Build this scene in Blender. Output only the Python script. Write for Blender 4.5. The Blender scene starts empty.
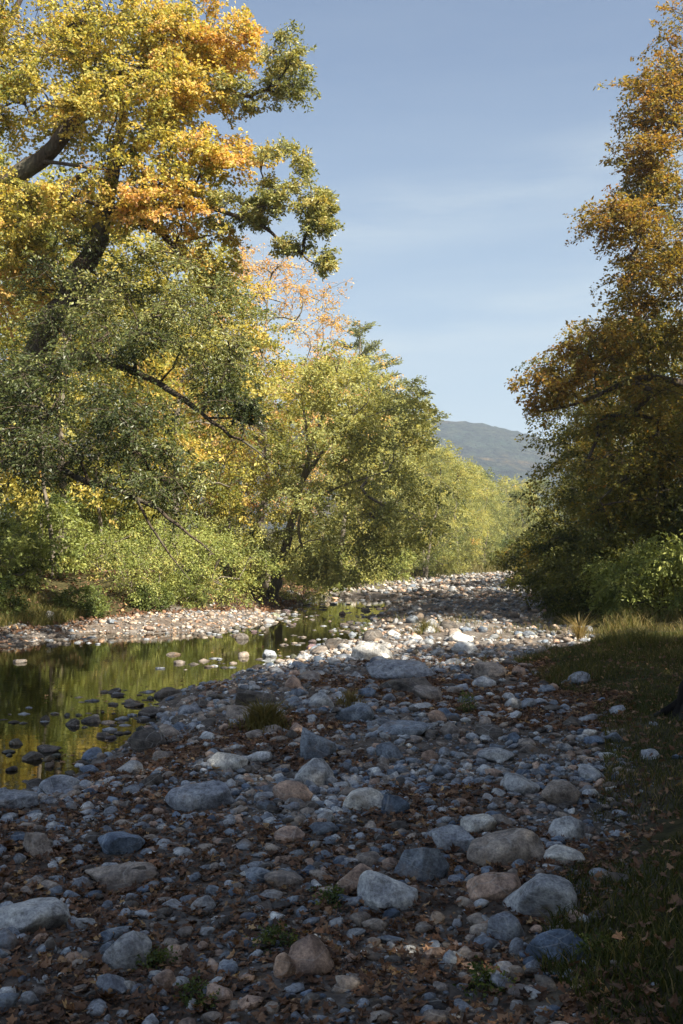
import bpy, bmesh, math, random
import numpy as np
from mathutils import Vector, Matrix, Euler

SC = bpy.context.scene
COL = SC.collection
R = math.radians
rng = np.random.default_rng(20)
random.seed(5)

# ------------------------------------------------------------------ camera
FPX, CX, CY, HORIZON, CAM_Z = 995.0, 341.5, 512.0, 555.0, 2.0
PITCH = math.atan((HORIZON - CY) / FPX)
cam_data = bpy.data.cameras.new("camera")
cam_data.sensor_fit = 'VERTICAL'
cam_data.sensor_height = 36.0
cam_data.lens = FPX / 1024 * 36.0
cam_data.clip_start = 0.05
cam_data.clip_end = 6000
cam = bpy.data.objects.new("camera", cam_data)
cam.location = (0, 0, CAM_Z)
cam.rotation_euler = (R(90) + PITCH, 0, 0)
COL.objects.link(cam)
SC.camera = cam


def ray(px, py):
    u, v = (px - CX) / FPX, (CY - py) / FPX
    cp, sp = math.cos(PITCH), math.sin(PITCH)
    return np.array([u, cp - v * sp, sp + v * cp])


def at(px, py, D):
    """point of the place seen at a pixel of the photograph, at depth D"""
    d = ray(px, py)
    return np.array([0, 0, CAM_Z]) + d * (D / d[1])


# ------------------------------------------------------------------ helpers
def sstep(a, b, x):
    t = np.clip((x - a) / (b - a), 0, 1)
    return t * t * (3 - 2 * t)


def sines(p, freq, seed, n=7):
    """cheap smooth noise about -1..1 from random sine waves; p (N,k)"""
    r = np.random.default_rng(seed)
    out = np.zeros(len(p))
    for _ in range(n):
        d = r.normal(size=p.shape[1])
        d = d / np.linalg.norm(d) * freq * r.uniform(0.6, 1.5)
        out += np.sin(p @ d + r.uniform(0, 6.28))
    return out / math.sqrt(n / 2) * 0.6


def mesh_np(name, verts, faces, smooth=False, attrs=None):
    """faces: list of (n,k) int arrays"""
    me = bpy.data.meshes.new(name)
    verts = np.asarray(verts, dtype=np.float32)
    faces = [f for f in faces if len(f)]
    me.vertices.add(len(verts))
    me.vertices.foreach_set("co", verts.ravel())
    loops = np.concatenate([f.ravel() for f in faces]).astype(np.int32)
    tot = np.concatenate([np.full(len(f), f.shape[1], np.int32) for f in faces])
    start = np.concatenate([[0], np.cumsum(tot)[:-1]]).astype(np.int32)
    me.loops.add(len(loops))
    me.loops.foreach_set("vertex_index", loops)
    me.polygons.add(len(tot))
    me.polygons.foreach_set("loop_start", start)
    me.polygons.foreach_set("use_smooth", np.full(len(tot), smooth))
    me.update(calc_edges=True)
    for k, (dom, typ, arr) in (attrs or {}).items():
        a = me.attributes.new(k, typ, dom)
        if typ == 'FLOAT':
            a.data.foreach_set("value", np.asarray(arr, np.float32).ravel())
        else:
            a.data.foreach_set("color", np.asarray(arr, np.float32).ravel())
    return me


def link(name, me, mat=None, parent=None, loc=None):
    if me is not None and mat is not None and not me.materials:
        me.materials.append(mat)
    o = bpy.data.objects.new(name, me)
    COL.objects.link(o)
    if parent is not None:
        o.parent = parent
    if loc is not None:
        o.location = loc
    return o


def tag(o, label=None, cat=None, group=None, kind=None):
    if label: o["label"] = label
    if cat: o["category"] = cat
    if group: o["group"] = group
    if kind: o["kind"] = kind
    return o


def copy_thing(root, loc, rotz, scale=1.0, label=None, group=None, cat=None):
    r = root.copy()
    COL.objects.link(r)
    r.location = loc
    r.rotation_euler = (0, 0, rotz)
    r.scale = (scale, scale, scale) if np.isscalar(scale) else scale
    for k, v in (("label", label), ("group", group), ("category", cat)):
        if v: r[k] = v
    for ch in root.children:
        c = ch.copy()
        COL.objects.link(c)
        c.parent = r
    return r


# ------------------------------------------------------------------ materials
class NT:
    def __init__(self, mat):
        mat.use_nodes = True
        self.t = mat.node_tree
        self.t.nodes.clear()

    def n(self, typ, inputs=None, **props):
        nd = self.t.nodes.new(typ)
        for k, v in props.items():
            setattr(nd, k, v)
        for k, v in (inputs or {}).items():
            s = nd.inputs[k]
            if isinstance(v, bpy.types.NodeSocket):
                self.t.links.new(v, s)
            else:
                s.default_value = v
        return nd

    def ramp(self, fac, stops, interp='LINEAR'):
        nd = self.t.nodes.new('ShaderNodeValToRGB')
        nd.color_ramp.interpolation = interp
        els = nd.color_ramp.elements
        while len(els) < len(stops):
            els.new(0.5)
        for e, (p, c) in zip(els, stops):
            e.position = p
            e.color = (*c, 1) if len(c) == 3 else c
        self.t.links.new(fac, nd.inputs[0])
        return nd.outputs[0]

    def noise(self, vec, scale, detail=4, rough=0.55):
        nd = self.n('ShaderNodeTexNoise', {'Scale': scale, 'Detail': detail, 'Roughness': rough})
        if vec is not None:
            self.t.links.new(vec, nd.inputs['Vector'])
        return nd.outputs['Fac']

    def mixc(self, fac, a, b, blend='MIX'):
        nd = self.t.nodes.new('ShaderNodeMix')
        nd.data_type = 'RGBA'
        nd.blend_type = blend
        for k, v in ((0, fac), (6, a), (7, b)):
            s = nd.inputs[k]
            if isinstance(v, bpy.types.NodeSocket):
                self.t.links.new(v, s)
            else:
                s.default_value = v if k == 0 else (*v[:3], 1)
        return nd.outputs[2]

    def math(self, op, a, b=0.0, clamp=False):
        nd = self.t.nodes.new('ShaderNodeMath')
        nd.operation = op
        nd.use_clamp = clamp
        for k, v in ((0, a), (1, b)):
            if isinstance(v, bpy.types.NodeSocket):
                self.t.links.new(v, nd.inputs[k])
            else:
                nd.inputs[k].default_value = v
        return nd.outputs[0]

    def out(self, surf=None, vol=None):
        o = self.t.nodes.new('ShaderNodeOutputMaterial')
        if surf is not None: self.t.links.new(surf, o.inputs['Surface'])
        if vol is not None: self.t.links.new(vol, o.inputs['Volume'])


def leaf_material(name, stops, translucent=0.42, gloss=0.35, rough=0.5):
    m = bpy.data.materials.new(name)
    t = NT(m)
    hue = t.n('ShaderNodeAttribute', attribute_name='hue').outputs['Fac']
    val = t.n('ShaderNodeAttribute', attribute_name='val').outputs['Fac']
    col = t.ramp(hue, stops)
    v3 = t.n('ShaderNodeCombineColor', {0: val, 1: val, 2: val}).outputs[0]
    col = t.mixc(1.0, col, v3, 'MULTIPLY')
    warm = t.mixc(1.0, col, (1.25, 1.12, 0.55), 'MULTIPLY')
    p = t.n('ShaderNodeBsdfPrincipled', {'Base Color': col, 'Roughness': rough, 'Specular IOR Level': gloss})
    tr = t.n('ShaderNodeBsdfTranslucent', {'Color': warm})
    mx = t.n('ShaderNodeMixShader', {0: translucent, 1: p.outputs[0], 2: tr.outputs[0]})
    t.out(mx.outputs[0])
    return m


def bark_material(name, c0, c1):
    m = bpy.data.materials.new(name)
    t = NT(m)
    tc = t.n('ShaderNodeTexCoord').outputs['Object']
    mp = t.n('ShaderNodeMapping', {'Vector': tc, 'Scale': (9, 9, 1.6)}).outputs[0]
    n1 = t.noise(mp, 2.2, 6, 0.65)
    n2 = t.noise(tc, 1.3, 3)
    col = t.ramp(n1, [(0.35, c0), (0.65, c1)])
    col = t.mixc(t.ramp(n2, [(0.5, (0, 0, 0)), (0.72, (0.5, 0.5, 0.5))]), col, (0.16, 0.17, 0.13))
    b = t.n('ShaderNodeBump', {'Height': n1, 'Strength': 0.9, 'Distance': 0.04})
    p = t.n('ShaderNodeBsdfPrincipled', {'Base Color': col, 'Roughness': 0.9, 'Specular IOR Level': 0.15, 'Normal': b.outputs[0]})
    t.out(p.outputs[0])
    return m


def rock_material(name, source):
    m = bpy.data.materials.new(name)
    t = NT(m)
    pos = t.n('ShaderNodeNewGeometry').outputs['Position']
    if source == 'object':
        base = t.n('ShaderNodeObjectInfo').outputs['Color']
    else:
        base = t.n('ShaderNodeAttribute', attribute_name='tint').outputs['Color']
    big = t.noise(pos, 5.5, 5, 0.6)
    fine = t.noise(pos, 60, 3, 0.7)
    blot = t.noise(pos, 14, 6, 0.7)
    base = t.mixc(1.0, base, t.ramp(blot, [(0.36, (0.55, 0.53, 0.5)), (0.5, (1, 1, 1)), (0.66, (1.4, 1.38, 1.33))]), 'MULTIPLY')
    spk = t.n('ShaderNodeTexVoronoi', {'Vector': pos, 'Scale': 140.0}).outputs['Distance']
    col = t.mixc(1.0, base, t.ramp(big, [(0.32, (0.45, 0.46, 0.5)), (0.5, (0.95, 0.95, 0.95)), (0.68, (1.35, 1.32, 1.24))]), 'MULTIPLY')
    col = t.mixc(1.0, col, t.ramp(fine, [(0.3, (0.55, 0.55, 0.58)), (0.62, (1.2, 1.2, 1.17))]), 'MULTIPLY')
    col = t.mixc(t.ramp(spk, [(0.08, (0.55, 0.55, 0.55)), (0.22, (0, 0, 0))]), col, t.mixc(0.6, base, (0.05, 0.05, 0.055)))
    # rusty and mossy stains with a shape of their own
    vein = t.n('ShaderNodeTexVoronoi', {'Vector': t.n('ShaderNodeMapping', {'Vector': pos, 'Scale': (2.0, 2.0, 6.5), 'Rotation': (0.5, 0.3, 0.2)}).outputs[0], 'Scale': 1.6}, feature='DISTANCE_TO_EDGE').outputs['Distance']
    col = t.mixc(t.ramp(vein, [(0.006, (0.5, 0.5, 0.5)), (0.02, (0, 0, 0))]), col, t.mixc(0.5, base, (0.5, 0.5, 0.48)))
    rust = t.noise(pos, 3.1, 5, 0.65)
    col = t.mixc(t.ramp(rust, [(0.56, (0, 0, 0)), (0.68, (0.55, 0.55, 0.55))]), col, (0.2, 0.13, 0.075))
    h = t.math('ADD', t.math('MULTIPLY', big, 0.7), t.math('MULTIPLY', fine, 0.3))
    b = t.n('ShaderNodeBump', {'Height': h, 'Strength': 0.9, 'Distance': 0.03})
    p = t.n('ShaderNodeBsdfPrincipled', {'Base Color': col, 'Roughness': 0.72, 'Specular IOR Level': 0.3, 'Normal': b.outputs[0]})
    t.out(p.outputs[0])
    return m


M_BARK = bark_material("dark_bark", (0.028, 0.020, 0.014), (0.11, 0.085, 0.062))
M_BARKG = bark_material("grey_bark", (0.07, 0.058, 0.045), (0.22, 0.19, 0.155))
M_ROCK = rock_material("river_stone", 'object')
M_PEB = rock_material("pebble_stone", 'attr')
M_MAPLE = leaf_material("maple_leaf", [(0.0, (0.12, 0.15, 0.035)), (0.35, (0.36, 0.35, 0.09)), (0.6, (0.56, 0.48, 0.13)), (0.82, (0.66, 0.48, 0.16)), (1.0, (0.64, 0.39, 0.18))], 0.5, 0.3)
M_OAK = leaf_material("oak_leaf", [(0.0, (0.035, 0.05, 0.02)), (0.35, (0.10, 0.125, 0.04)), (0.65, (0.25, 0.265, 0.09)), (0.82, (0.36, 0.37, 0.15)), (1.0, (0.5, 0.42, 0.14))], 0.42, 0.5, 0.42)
M_MID = leaf_material("beech_leaf", [(0.0, (0.15, 0.18, 0.075)), (0.4, (0.36, 0.375, 0.14)), (0.7, (0.52, 0.485, 0.17)), (0.88, (0.62, 0.47, 0.15)), (1.0, (0.62, 0.38, 0.16))], 0.5, 0.3)
M_RUST = leaf_material("rusty_leaf", [(0.0, (0.055, 0.07, 0.025)), (0.35, (0.18, 0.185, 0.05)), (0.6, (0.30, 0.23, 0.05)), (0.8, (0.31, 0.21, 0.046)), (1.0, (0.32, 0.165, 0.042))], 0.48, 0.25)
M_SHRUB = leaf_material("shrub_leaf", [(0.0, (0.06, 0.09, 0.025)), (0.5, (0.24, 0.28, 0.075)), (0.8, (0.42, 0.43, 0.14)), (1.0, (0.52, 0.42, 0.14))], 0.42, 0.35)
M_PINE = leaf_material("pine_needle", [(0.0, (0.09, 0.11, 0.05)), (1.0, (0.26, 0.27, 0.10))], 0.3, 0.2)
M_GRASS = leaf_material("grass_blade", [(0.0, (0.035, 0.05, 0.012)), (0.5, (0.085, 0.09, 0.022)), (0.8, (0.2, 0.16, 0.06)), (1.0, (0.33, 0.25, 0.12))], 0.3, 0.2, 0.6)
M_DEAD = leaf_material("dead_leaf", [(0.0, (0.06, 0.036, 0.024)), (0.5, (0.17, 0.088, 0.05)), (0.85, (0.28, 0.165, 0.095)), (1.0, (0.42, 0.27, 0.13))], 0.15, 0.25, 0.6)

# ------------------------------------------------------------------ terrain
POOL = np.array([(-3.3, 9.7), (-2.9, 10.4), (-2.6, 11.3), (-2.4, 12.7), (-2.5, 14.3), (-2.5, 16.3), (-2.0, 17.6),
                 (-2.0, 19.5), (-1.1, 21.8), (0.2, 27), (1.5, 36), (2.4, 45.8), (2.4, 54), (0.2, 53), (-2.0, 47.7), (-2.9, 40),
                 (-2.5, 33.5), (-4.2, 30.0), (-7, 29), (-8.7, 25.6), (-13, 21.5), (-17, 15), (-17, 6), (-9, 6.5), (-5.5, 8.6)])
WATER_Z = -0.3


def poly_sd(x, y, poly):
    """signed distance to polygon, negative inside"""
    x = np.asarray(x, float); y = np.asarray(y, float)
    d = np.full(x.shape, 1e9)
    inside = np.zeros(x.shape, bool)
    n = len(poly)
    for i in range(n):
        ax, ay = poly[i]; bx, by = poly[(i + 1) % n]
        ex, ey = bx - ax, by - ay
        t = np.clip(((x - ax) * ex + (y - ay) * ey) / (ex * ex + ey * ey), 0, 1)
        d = np.minimum(d, np.hypot(x - ax - t * ex, y - ay - t * ey))
        c = ((ay > y) != (by > y))
        with np.errstate(divide='ignore', invalid='ignore'):
            xi = ax + (y - ay) * ex / (ey if ey != 0 else 1e-9)
        inside ^= c & (x < xi)
    return np.where(inside, -d, d)


TOE_L = np.array([(-40, -30), (5, -22), (15, -19), (21, -15), (24, -12.2), (27, -9.4), (31.5, -7.7), (35.7, -5.2), (38, -3.8), (51, -2.3), (63, 1.2), (80, 5.2),
                  (95, 9.4), (126, 24.5), (150, 37), (200, 75), (400, 200), (3000, 1200)])
EDGE_R = np.array([(-40, -6), (0, -0.6), (3, 0.6), (4.7, 1.05), (6.75, 1.7), (8.5, 2.35), (10.8, 3.0), (13.7, 3.55), (16, 3.3), (18.5, 3.3), (20.5, 4.6), (23.4, 6.0),
                   (26, 6.6), (30.6, 6.3), (44, 8.7), (70, 14), (100, 19.6), (130, 26), (160, 42), (200, 82), (400, 210), (3000, 1220)])


def toe_l(y): return np.interp(y, TOE_L[:, 0], TOE_L[:, 1])
def edge_r(y): return np.interp(y, EDGE_R[:, 0], EDGE_R[:, 1])


def H(x, y):
    x = np.asarray(x, float); y = np.asarray(y, float)
    p = np.stack([x.ravel(), y.ravel()], 1)
    near = np.clip(1 - (np.abs(y) - 60) / 80, 0.3, 1)
    und = (0.06 * sines(p, 0.9, 1) + 0.035 * sines(p, 2.4, 2) + 0.02 * sines(p, 6.0, 3)).reshape(x.shape) * near
    dl = toe_l(y) - x
    dr = x - edge_r(y)
    h = und
    h = h + 1.25 * sstep(-0.3, 4.0, dl) + 0.06 * np.clip(dl - 4, 0, 120) + 0.02 * np.clip(dl - 124, 0, 500)
    h = h + 0.22 * sstep(-0.2, 1.2, dr) + 0.55 * sstep(1.2, 8, dr) + 0.03 * np.clip(dr - 8, 0, 200)
    sd = poly_sd(x, y, POOL) - 0.4
    h = np.where(sd < 1.6, h + (-0.62 + 0.62 * sstep(-2.6, 1.6, sd)) * 1.0, h)
    return h


def H1(x, y):
    return float(H(np.array([x]), np.array([y]))[0])


def ground_at(px, py):
    """first point of the terrain met by the ray through a pixel"""
    d = ray(px, py)
    lo, hi = 2.5, 220.0
    for _ in range(4):
        t = np.linspace(lo, hi, 120) if lo > 2.5 or hi < 220 else np.geomspace(lo, hi, 220)
        below = CAM_Z + d[2] * t - H(d[0] * t, d[1] * t) < 0
        i = int(np.argmax(below)) if below.any() else len(t) - 1
        lo, hi = t[max(i - 1, 0)], t[i]
    t = 0.5 * (lo + hi)
    x, y = d[0] * t, d[1] * t
    return x, y, H1(x, y)


ys = np.concatenate([np.arange(-30, 2, 1.0), np.arange(2, 34, 0.16), 34 * np.exp(np.linspace(0.006, math.log(2600 / 34), 150))])
xr_ = 14 * np.exp(np.linspace(0.012, math.log(2000 / 14), 80))
xs = np.concatenate([-xr_[::-1], np.arange(-14, 14.01, 0.16), xr_])
GX, GY = np.meshgrid(xs, ys)
GZ = H(GX, GY)
nx, ny = len(xs), len(ys)
idx = np.arange(nx * ny).reshape(ny, nx)
quads = np.stack([idx[:-1, :-1].ravel(), idx[:-1, 1:].ravel(), idx[1:, 1:].ravel(), idx[1:, :-1].ravel()], 1)
dl = toe_l(GY) - GX
dr = GX - edge_r(GY)
bank = np.maximum(sstep(-0.4, 0.9, dl + 0.5 * sines(np.stack([GX.ravel(), GY.ravel()], 1), 1.1, 8).reshape(GX.shape)),
                  sstep(-0.5, 0.5, dr + 0.25 * sines(np.stack([GX.ravel(), GY.ravel()], 1), 2.2, 9).reshape(GX.shape)))
me = mesh_np("ground", np.stack([GX.ravel(), GY.ravel(), GZ.ravel()], 1), [quads], True, {'bank': ('POINT', 'FLOAT', bank.ravel())})
m = bpy.data.materials.new("riverbed_soil")
t = NT(m)
pos = t.n('ShaderNodeNewGeometry').outputs['Position']
n1 = t.noise(pos, 7, 6, 0.65)
n2 = t.noise(pos, 45, 3, 0.7)
n3 = t.noise(pos, 0.7, 4)
v = t.n('ShaderNodeTexVoronoi', {'Vector': pos, 'Scale': 22.0})
bed = t.ramp(n1, [(0.3, (0.05, 0.038, 0.032)), (0.55, (0.13, 0.108, 0.09)), (0.75, (0.2, 0.18, 0.16))])
bed = t.mixc(t.ramp(n3, [(0.45, (0, 0, 0)), (0.6, (0.8, 0.8, 0.8))]), bed, t.ramp(v.outputs['Color'], [(0.2, (0.09, 0.085, 0.085)), (0.8, (0.24, 0.22, 0.2))]))
soil = t.ramp(n1, [(0.3, (0.022, 0.02, 0.01)), (0.55, (0.055, 0.05, 0.022)), (0.75, (0.095, 0.07, 0.035))])
bk = t.n('ShaderNodeAttribute', attribute_name='bank').outputs['Fac']
col = t.mixc(bk, bed, soil)
hh = t.math('ADD', t.math('MULTIPLY', n2, 0.4), t.math('MULTIPLY', v.outputs['Distance'], -0.6))
b = t.n('ShaderNodeBump', {'Height': hh, 'Strength': 0.8, 'Distance': 0.03})
p = t.n('ShaderNodeBsdfPrincipled', {'Base Color': col, 'Roughness': 0.95, 'Specular IOR Level': 0.1, 'Normal': b.outputs[0]})
t.out(p.outputs[0])
tag(link("ground", me, m), kind='structure')

# water sheet of the pool, a shade larger than the pool (its rim runs under the gravel)
wp = []
cen = POOL.mean(0)
gw = np.array(POOL)
bm = bmesh.new()
nrm = []
for i in range(len(gw)):
    a, c = gw[i - 1], gw[(i + 1) % len(gw)]
    tdir = (c - a) / np.linalg.norm(c - a)
    out = np.array([tdir[1], -tdir[0]])
    q = gw[i] + out * 1.8
    if poly_sd(np.array([q[0]]), np.array([q[1]]), POOL)[0] < 0:
        q = gw[i] - out * 1.8
    wp.append(q)
bm.faces.new([bm.verts.new((q[0], q[1], WATER_Z)) for q in wp])
bmesh.ops.triangulate(bm, faces=bm.faces[:])
bmesh.ops.recalc_face_normals(bm, faces=bm.faces[:])
if sum(f.normal.z for f in bm.faces) < 0:
    bmesh.ops.reverse_faces(bm, faces=bm.faces[:])
me = bpy.data.meshes.new("water")
bm.to_mesh(me); bm.free()
m = bpy.data.materials.new("still_pool_water")
t = NT(m)
pos = t.n('ShaderNodeNewGeometry').outputs['Position']
mp = t.n('ShaderNodeMapping', {'Vector': pos, 'Scale': (1.0, 2.2, 1)}).outputs[0]
nz = t.noise(mp, 2.6, 3, 0.5)
b = t.n('ShaderNodeBump', {'Height': nz, 'Strength': 0.025, 'Distance': 0.05})
fr = t.n('ShaderNodeFresnel', {'IOR': 1.34, 'Normal': b.outputs[0]})
gl = t.n('ShaderNodeBsdfGlossy', {'Color': (1.0, 1.0, 0.96, 1), 'Roughness': 0.015, 'Normal': b.outputs[0]})
tp = t.n('ShaderNodeBsdfTransparent', {'Color': (0.42, 0.36, 0.16, 1)})
df = t.n('ShaderNodeBsdfDiffuse', {'Color': (0.022, 0.02, 0.008, 1)})
body = t.n('ShaderNodeMixShader', {0: 0.2, 1: tp.outputs[0], 2: df.outputs[0]})
mx = t.n('ShaderNodeMixShader', {0: fr.outputs[0], 1: body.outputs[0], 2: gl.outputs[0]})
t.out(mx.outputs[0])
tag(link("water", me, m), kind='structure')

# ------------------------------------------------------------------ far mountain
MD = 1250.0
uu = np.linspace(-900, 900, 260)
vv = np.linspace(-1, 1.2, 90)
ridge = np.interp(uu / MD * FPX + CX, [-400, 250, 400, 425, 455, 480, 510, 545, 600, 680, 900, 1100], [330, 395, 416, 418.5, 418, 421, 428, 437, 452, 470, 500, 520])
ridge_h = (HORIZON - ridge) / FPX * MD
U, V = np.meshgrid(uu, vv)
prof = np.where(V < 0, np.clip(1 + V, 0, 1) ** 0.85, 1 - 0.6 * np.clip(V, 0, 1.2))
pp = np.stack([U.ravel(), (V * 500).ravel()], 1)
Z = ridge_h[None, :] * prof + (10 * sines(pp, 0.012, 41) + 5 * sines(pp, 0.03, 42)).reshape(U.shape) * np.clip(-V * 3, 0, 1) * np.clip((1 + V) * 3, 0, 1)
Z = Z + (1.3 * sines(pp, 0.25, 43) + 1.0 * sines(pp, 0.6, 44)).reshape(U.shape) * np.clip((1 + V) * 6, 0, 1)
idx = np.arange(U.size).reshape(U.shape)
q = np.stack([idx[:-1, :-1].ravel(), idx[:-1, 1:].ravel(), idx[1:, 1:].ravel(), idx[1:, :-1].ravel()], 1)
me = mesh_np("hill", np.stack([U.ravel(), MD + V.ravel() * 520, Z.ravel() - 2 + CAM_Z], 1), [q], True)
m = bpy.data.materials.new("wooded_hillside")
t = NT(m)
pos = t.n('ShaderNodeNewGeometry').outputs['Position']
n1 = t.noise(pos, 0.012, 5, 0.6)
n2 = t.noise(pos, 0.09, 5, 0.7)
c = t.ramp(n1, [(0.36, (0.010, 0.020, 0.016)), (0.5, (0.02, 0.026, 0.018)), (0.62, (0.05, 0.04, 0.022)), (0.75, (0.075, 0.055, 0.028))])
c = t.mixc(1.0, c, t.ramp(n2, [(0.4, (0.1, 0.13, 0.14)), (0.62, (2.2, 2.0, 1.7))]), 'MULTIPLY')
b = t.n('ShaderNodeBump', {'Height': n2, 'Strength': 1.0, 'Distance': 16.0})
p = t.n('ShaderNodeBsdfPrincipled', {'Base Color': c, 'Roughness': 1.0, 'Specular IOR Level': 0.0, 'Normal': b.outputs[0]})
t.out(p.outputs[0])
tag(link("mountain", me, m), kind='structure')


# ------------------------------------------------------------------ wood and foliage
class Wood:
    def __init__(self):
        self.v, self.f, self.n = [], [], 0

    def tube(self, path, rad, sides=6):
        path = np.asarray(path, float)
        rad = np.asarray(rad, float)
        tan = np.gradient(path, axis=0)
        tan /= np.linalg.norm(tan, axis=1)[:, None] + 1e-9
        ref = np.array([0.31, 0.95, 0.05]) if abs(tan[0, 1]) < 0.8 else np.array([1.0, 0.1, 0.0])
        a = np.cross(tan, ref); a /= np.linalg.norm(a, axis=1)[:, None] + 1e-9
        bb = np.cross(tan, a)
        ang = np.arange(sides) / sides * 2 * math.pi
        ring = (np.cos(ang)[None, :, None] * a[:, None] + np.sin(ang)[None, :, None] * bb[:, None]) * rad[:, None, None] + path[:, None]
        k = len(path)
        i = np.arange(k - 1)[:, None] * sides
        j = np.arange(sides)[None]
        j2 = (j + 1) % sides
        f = np.stack([i + j, i + j2, i + sides + j2, i + sides + j], -1).reshape(-1, 4) + self.n
        self.v.append(ring.reshape(-1, 3)); self.f.append(f)
        self.n += k * sides

    def mesh(self, name):
        return mesh_np(name, np.concatenate(self.v), [np.concatenate(self.f)], True)


def unit(v):
    return v / (np.linalg.norm(v, axis=-1, keepdims=True) + 1e-9)


def leaf_mesh(name, P, d, n, L, W, hue, val, fold=0.18):
    d = unit(d)
    n = unit(n - (n * d).sum(-1, keepdims=True) * d)
    s = np.cross(d, n)
    L = L[:, None]; W = W[:, None]
    v = np.stack([P, P + d * L * 0.48 + s * W * 0.5 + n * W * fold, P + d * L - n * L * 0.08, P + d * L * 0.48 - s * W * 0.5 + n * W * fold], 1)
    k = np.arange(len(P))[:, None] * 4
    f = np.stack([k + [0, 1, 2], k + [0, 2, 3]], 1).reshape(-1, 3)
    return mesh_np(name, v.reshape(-1, 3), [f], False,
                   {'hue': ('FACE', 'FLOAT', np.repeat(np.clip(hue, 0, 1), 2)), 'val': ('FACE', 'FLOAT', np.repeat(val, 2))})


def bez(a, c, b, n):
    t = np.linspace(0, 1, n)[:, None]
    return (1 - t) ** 2 * a + 2 * t * (1 - t) * c + t * t * b


def build_tree(name, r, trunks, clusters, leaf, n_spray, n_leaf, wood_mat, leaf_mat, origin, twig=0.010, droop=0.25, flat=0.5,
               hue_jit=(0.08, 0.06), bare=(), spray_wood=False, max_r=0.14, aspect=0.62, kink=0.0):
    """trunks: list of (path, radii); clusters: (x,y,z,radius,hue) rows. Everything in world space; origin = base of the thing."""
    W = Wood()
    node_p, node_par, node_fix = [], [], []
    for path, rad in trunks:
        path = np.asarray(path, float)
        k = max(10, 3 * len(path))
        tt = np.linspace(0, len(path) - 1, k)
        # smooth the given polyline
        ts = np.arange(len(path))
        fine = np.stack([np.interp(tt, ts, path[:, j]) for j in range(3)], 1)
        for _ in range(2):
            fine[1:-1] = 0.25 * fine[:-2] + 0.5 * fine[1:-1] + 0.25 * fine[2:]
        fine[1:-1] += r.normal(size=(k - 2, 3)) * (np.interp(tt, ts, rad)[1:-1, None] * 0.12 + kink)
        rr = np.interp(tt, ts, rad)
        W.tube(fine, rr * (1 + 0.06 * r.normal(size=k)), 10)
        base = len(node_p)
        for j in range(k):
            node_p.append(fine[j]); node_par.append(base + j - 1 if j else -1); node_fix.append(rr[j])
    C = np.asarray(clusters, float)
    tp = np.array(node_p)
    order = np.argsort([np.min(np.linalg.norm(tp - c[:3], axis=1)) for c in C] + r.uniform(0, 0.5, len(C)))
    branches = []
    P = np.array(node_p); par = list(node_par); fix = list(node_fix)
    cap = len(P) + len(C) * 14
    buf = np.zeros((cap, 3)); buf[:len(P)] = P
    n = len(P)
    for ci in order:
        c = C[ci, :3]
        dv = c - buf[:n]
        dist = np.linalg.norm(dv, axis=1)
        cost = dist + 0.9 * np.clip(buf[:n, 2] - c[2] + 0.15 * dist, 0, None)
        i = int(np.argmin(cost + np.where(dist < 0.25, 0.1, 0)))
        a = buf[i].copy()
        d = dist[i]
        if par[i] >= 0:
            td = unit(a - buf[par[i]])
        else:
            td = np.array([0, 0, 1.0])
        ctrl = a + td * d * 0.3 + (c - a) * 0.25 + np.array([0, 0, 0.12 * d])
        k = int(np.clip(d / 0.45, 2, 11)) + 1
        path = bez(a, ctrl, c, k)
        path[1:-1] += r.normal(size=(k - 2, 3)) * 0.035 * d ** 0.5
        ids = [i]
        for j in range(1, k):
            buf[n] = path[j]; par.append(ids[-1]); fix.append(0.0); ids.append(n); n += 1
        branches.append(ids)
    cnt = np.zeros(n)
    for ids in branches:
        cnt[ids[-1]] += 1
    for j in range(n - 1, -1, -1):
        if par[j] >= 0:
            cnt[par[j]] += cnt[j]
    rad = np.minimum(twig * np.maximum(cnt, 1) ** 0.5, max_r)
    for ids in branches:
        rr = rad[ids].copy()
        rr[0] = min(rr[0], rr[1] * 1.25)
        if fix[ids[0]] > 0:
            rr[0] = min(fix[ids[0]] * 0.8, rr[1] * 1.5)
        W.tube(buf[ids], rr, 5)
    for path, rad_ in bare:
        W.tube(path, rad_, 5)
    # sprays
    S = len(C) * n_spray
    cc = np.repeat(C, n_spray, 0)
    cen = np.average(C[:, :3], axis=0)
    outw = unit(cc[:, :3] - cen) * np.array([1, 1, 0.5])
    sd = unit(outw * 0.55 + r.normal(size=(S, 3)) * np.array([1, 1, flat]))
    ln = cc[:, 3] * r.uniform(0.55, 1.25, S)
    st = cc[:, :3] + r.normal(size=(S, 3)) * cc[:, 3:4] * 0.22
    pn = unit(np.array([0, 0, 1.0]) + r.normal(size=(S, 3)) * 0.5)
    lat = unit(np.cross(sd, pn))
    shue = cc[:, 4] + r.normal(size=S) * hue_jit[0]
    K = n_leaf
    tt = r.uniform(0.05, 1.0, (S, K)) ** 0.8
    side = r.choice([-1, 1], (S, K)) * r.uniform(0.0, 1.0, (S, K)) * (0.42 * (1.1 - tt))
    pos = st[:, None] + sd[:, None] * (tt * ln[:, None])[..., None] + lat[:, None] * (side * ln[:, None])[..., None]
    pos[..., 2] -= droop * ln[:, None] * tt ** 2
    pos += r.normal(size=pos.shape) * leaf * 0.45
    ld = sd[:, None] * 0.6 + lat[:, None] * np.sign(side)[..., None] * 0.7 + r.normal(size=pos.shape) * 0.45
    ld[..., 2] -= droop * 0.9
    lnrm = pn[:, None] + r.normal(size=pos.shape) * 0.85
    N = S * K
    size = leaf * (0.45 + 0.95 * r.uniform(0, 1, N))
    hue = (shue[:, None] + r.normal(size=(S, K)) * hue_jit[1]).ravel()
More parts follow.
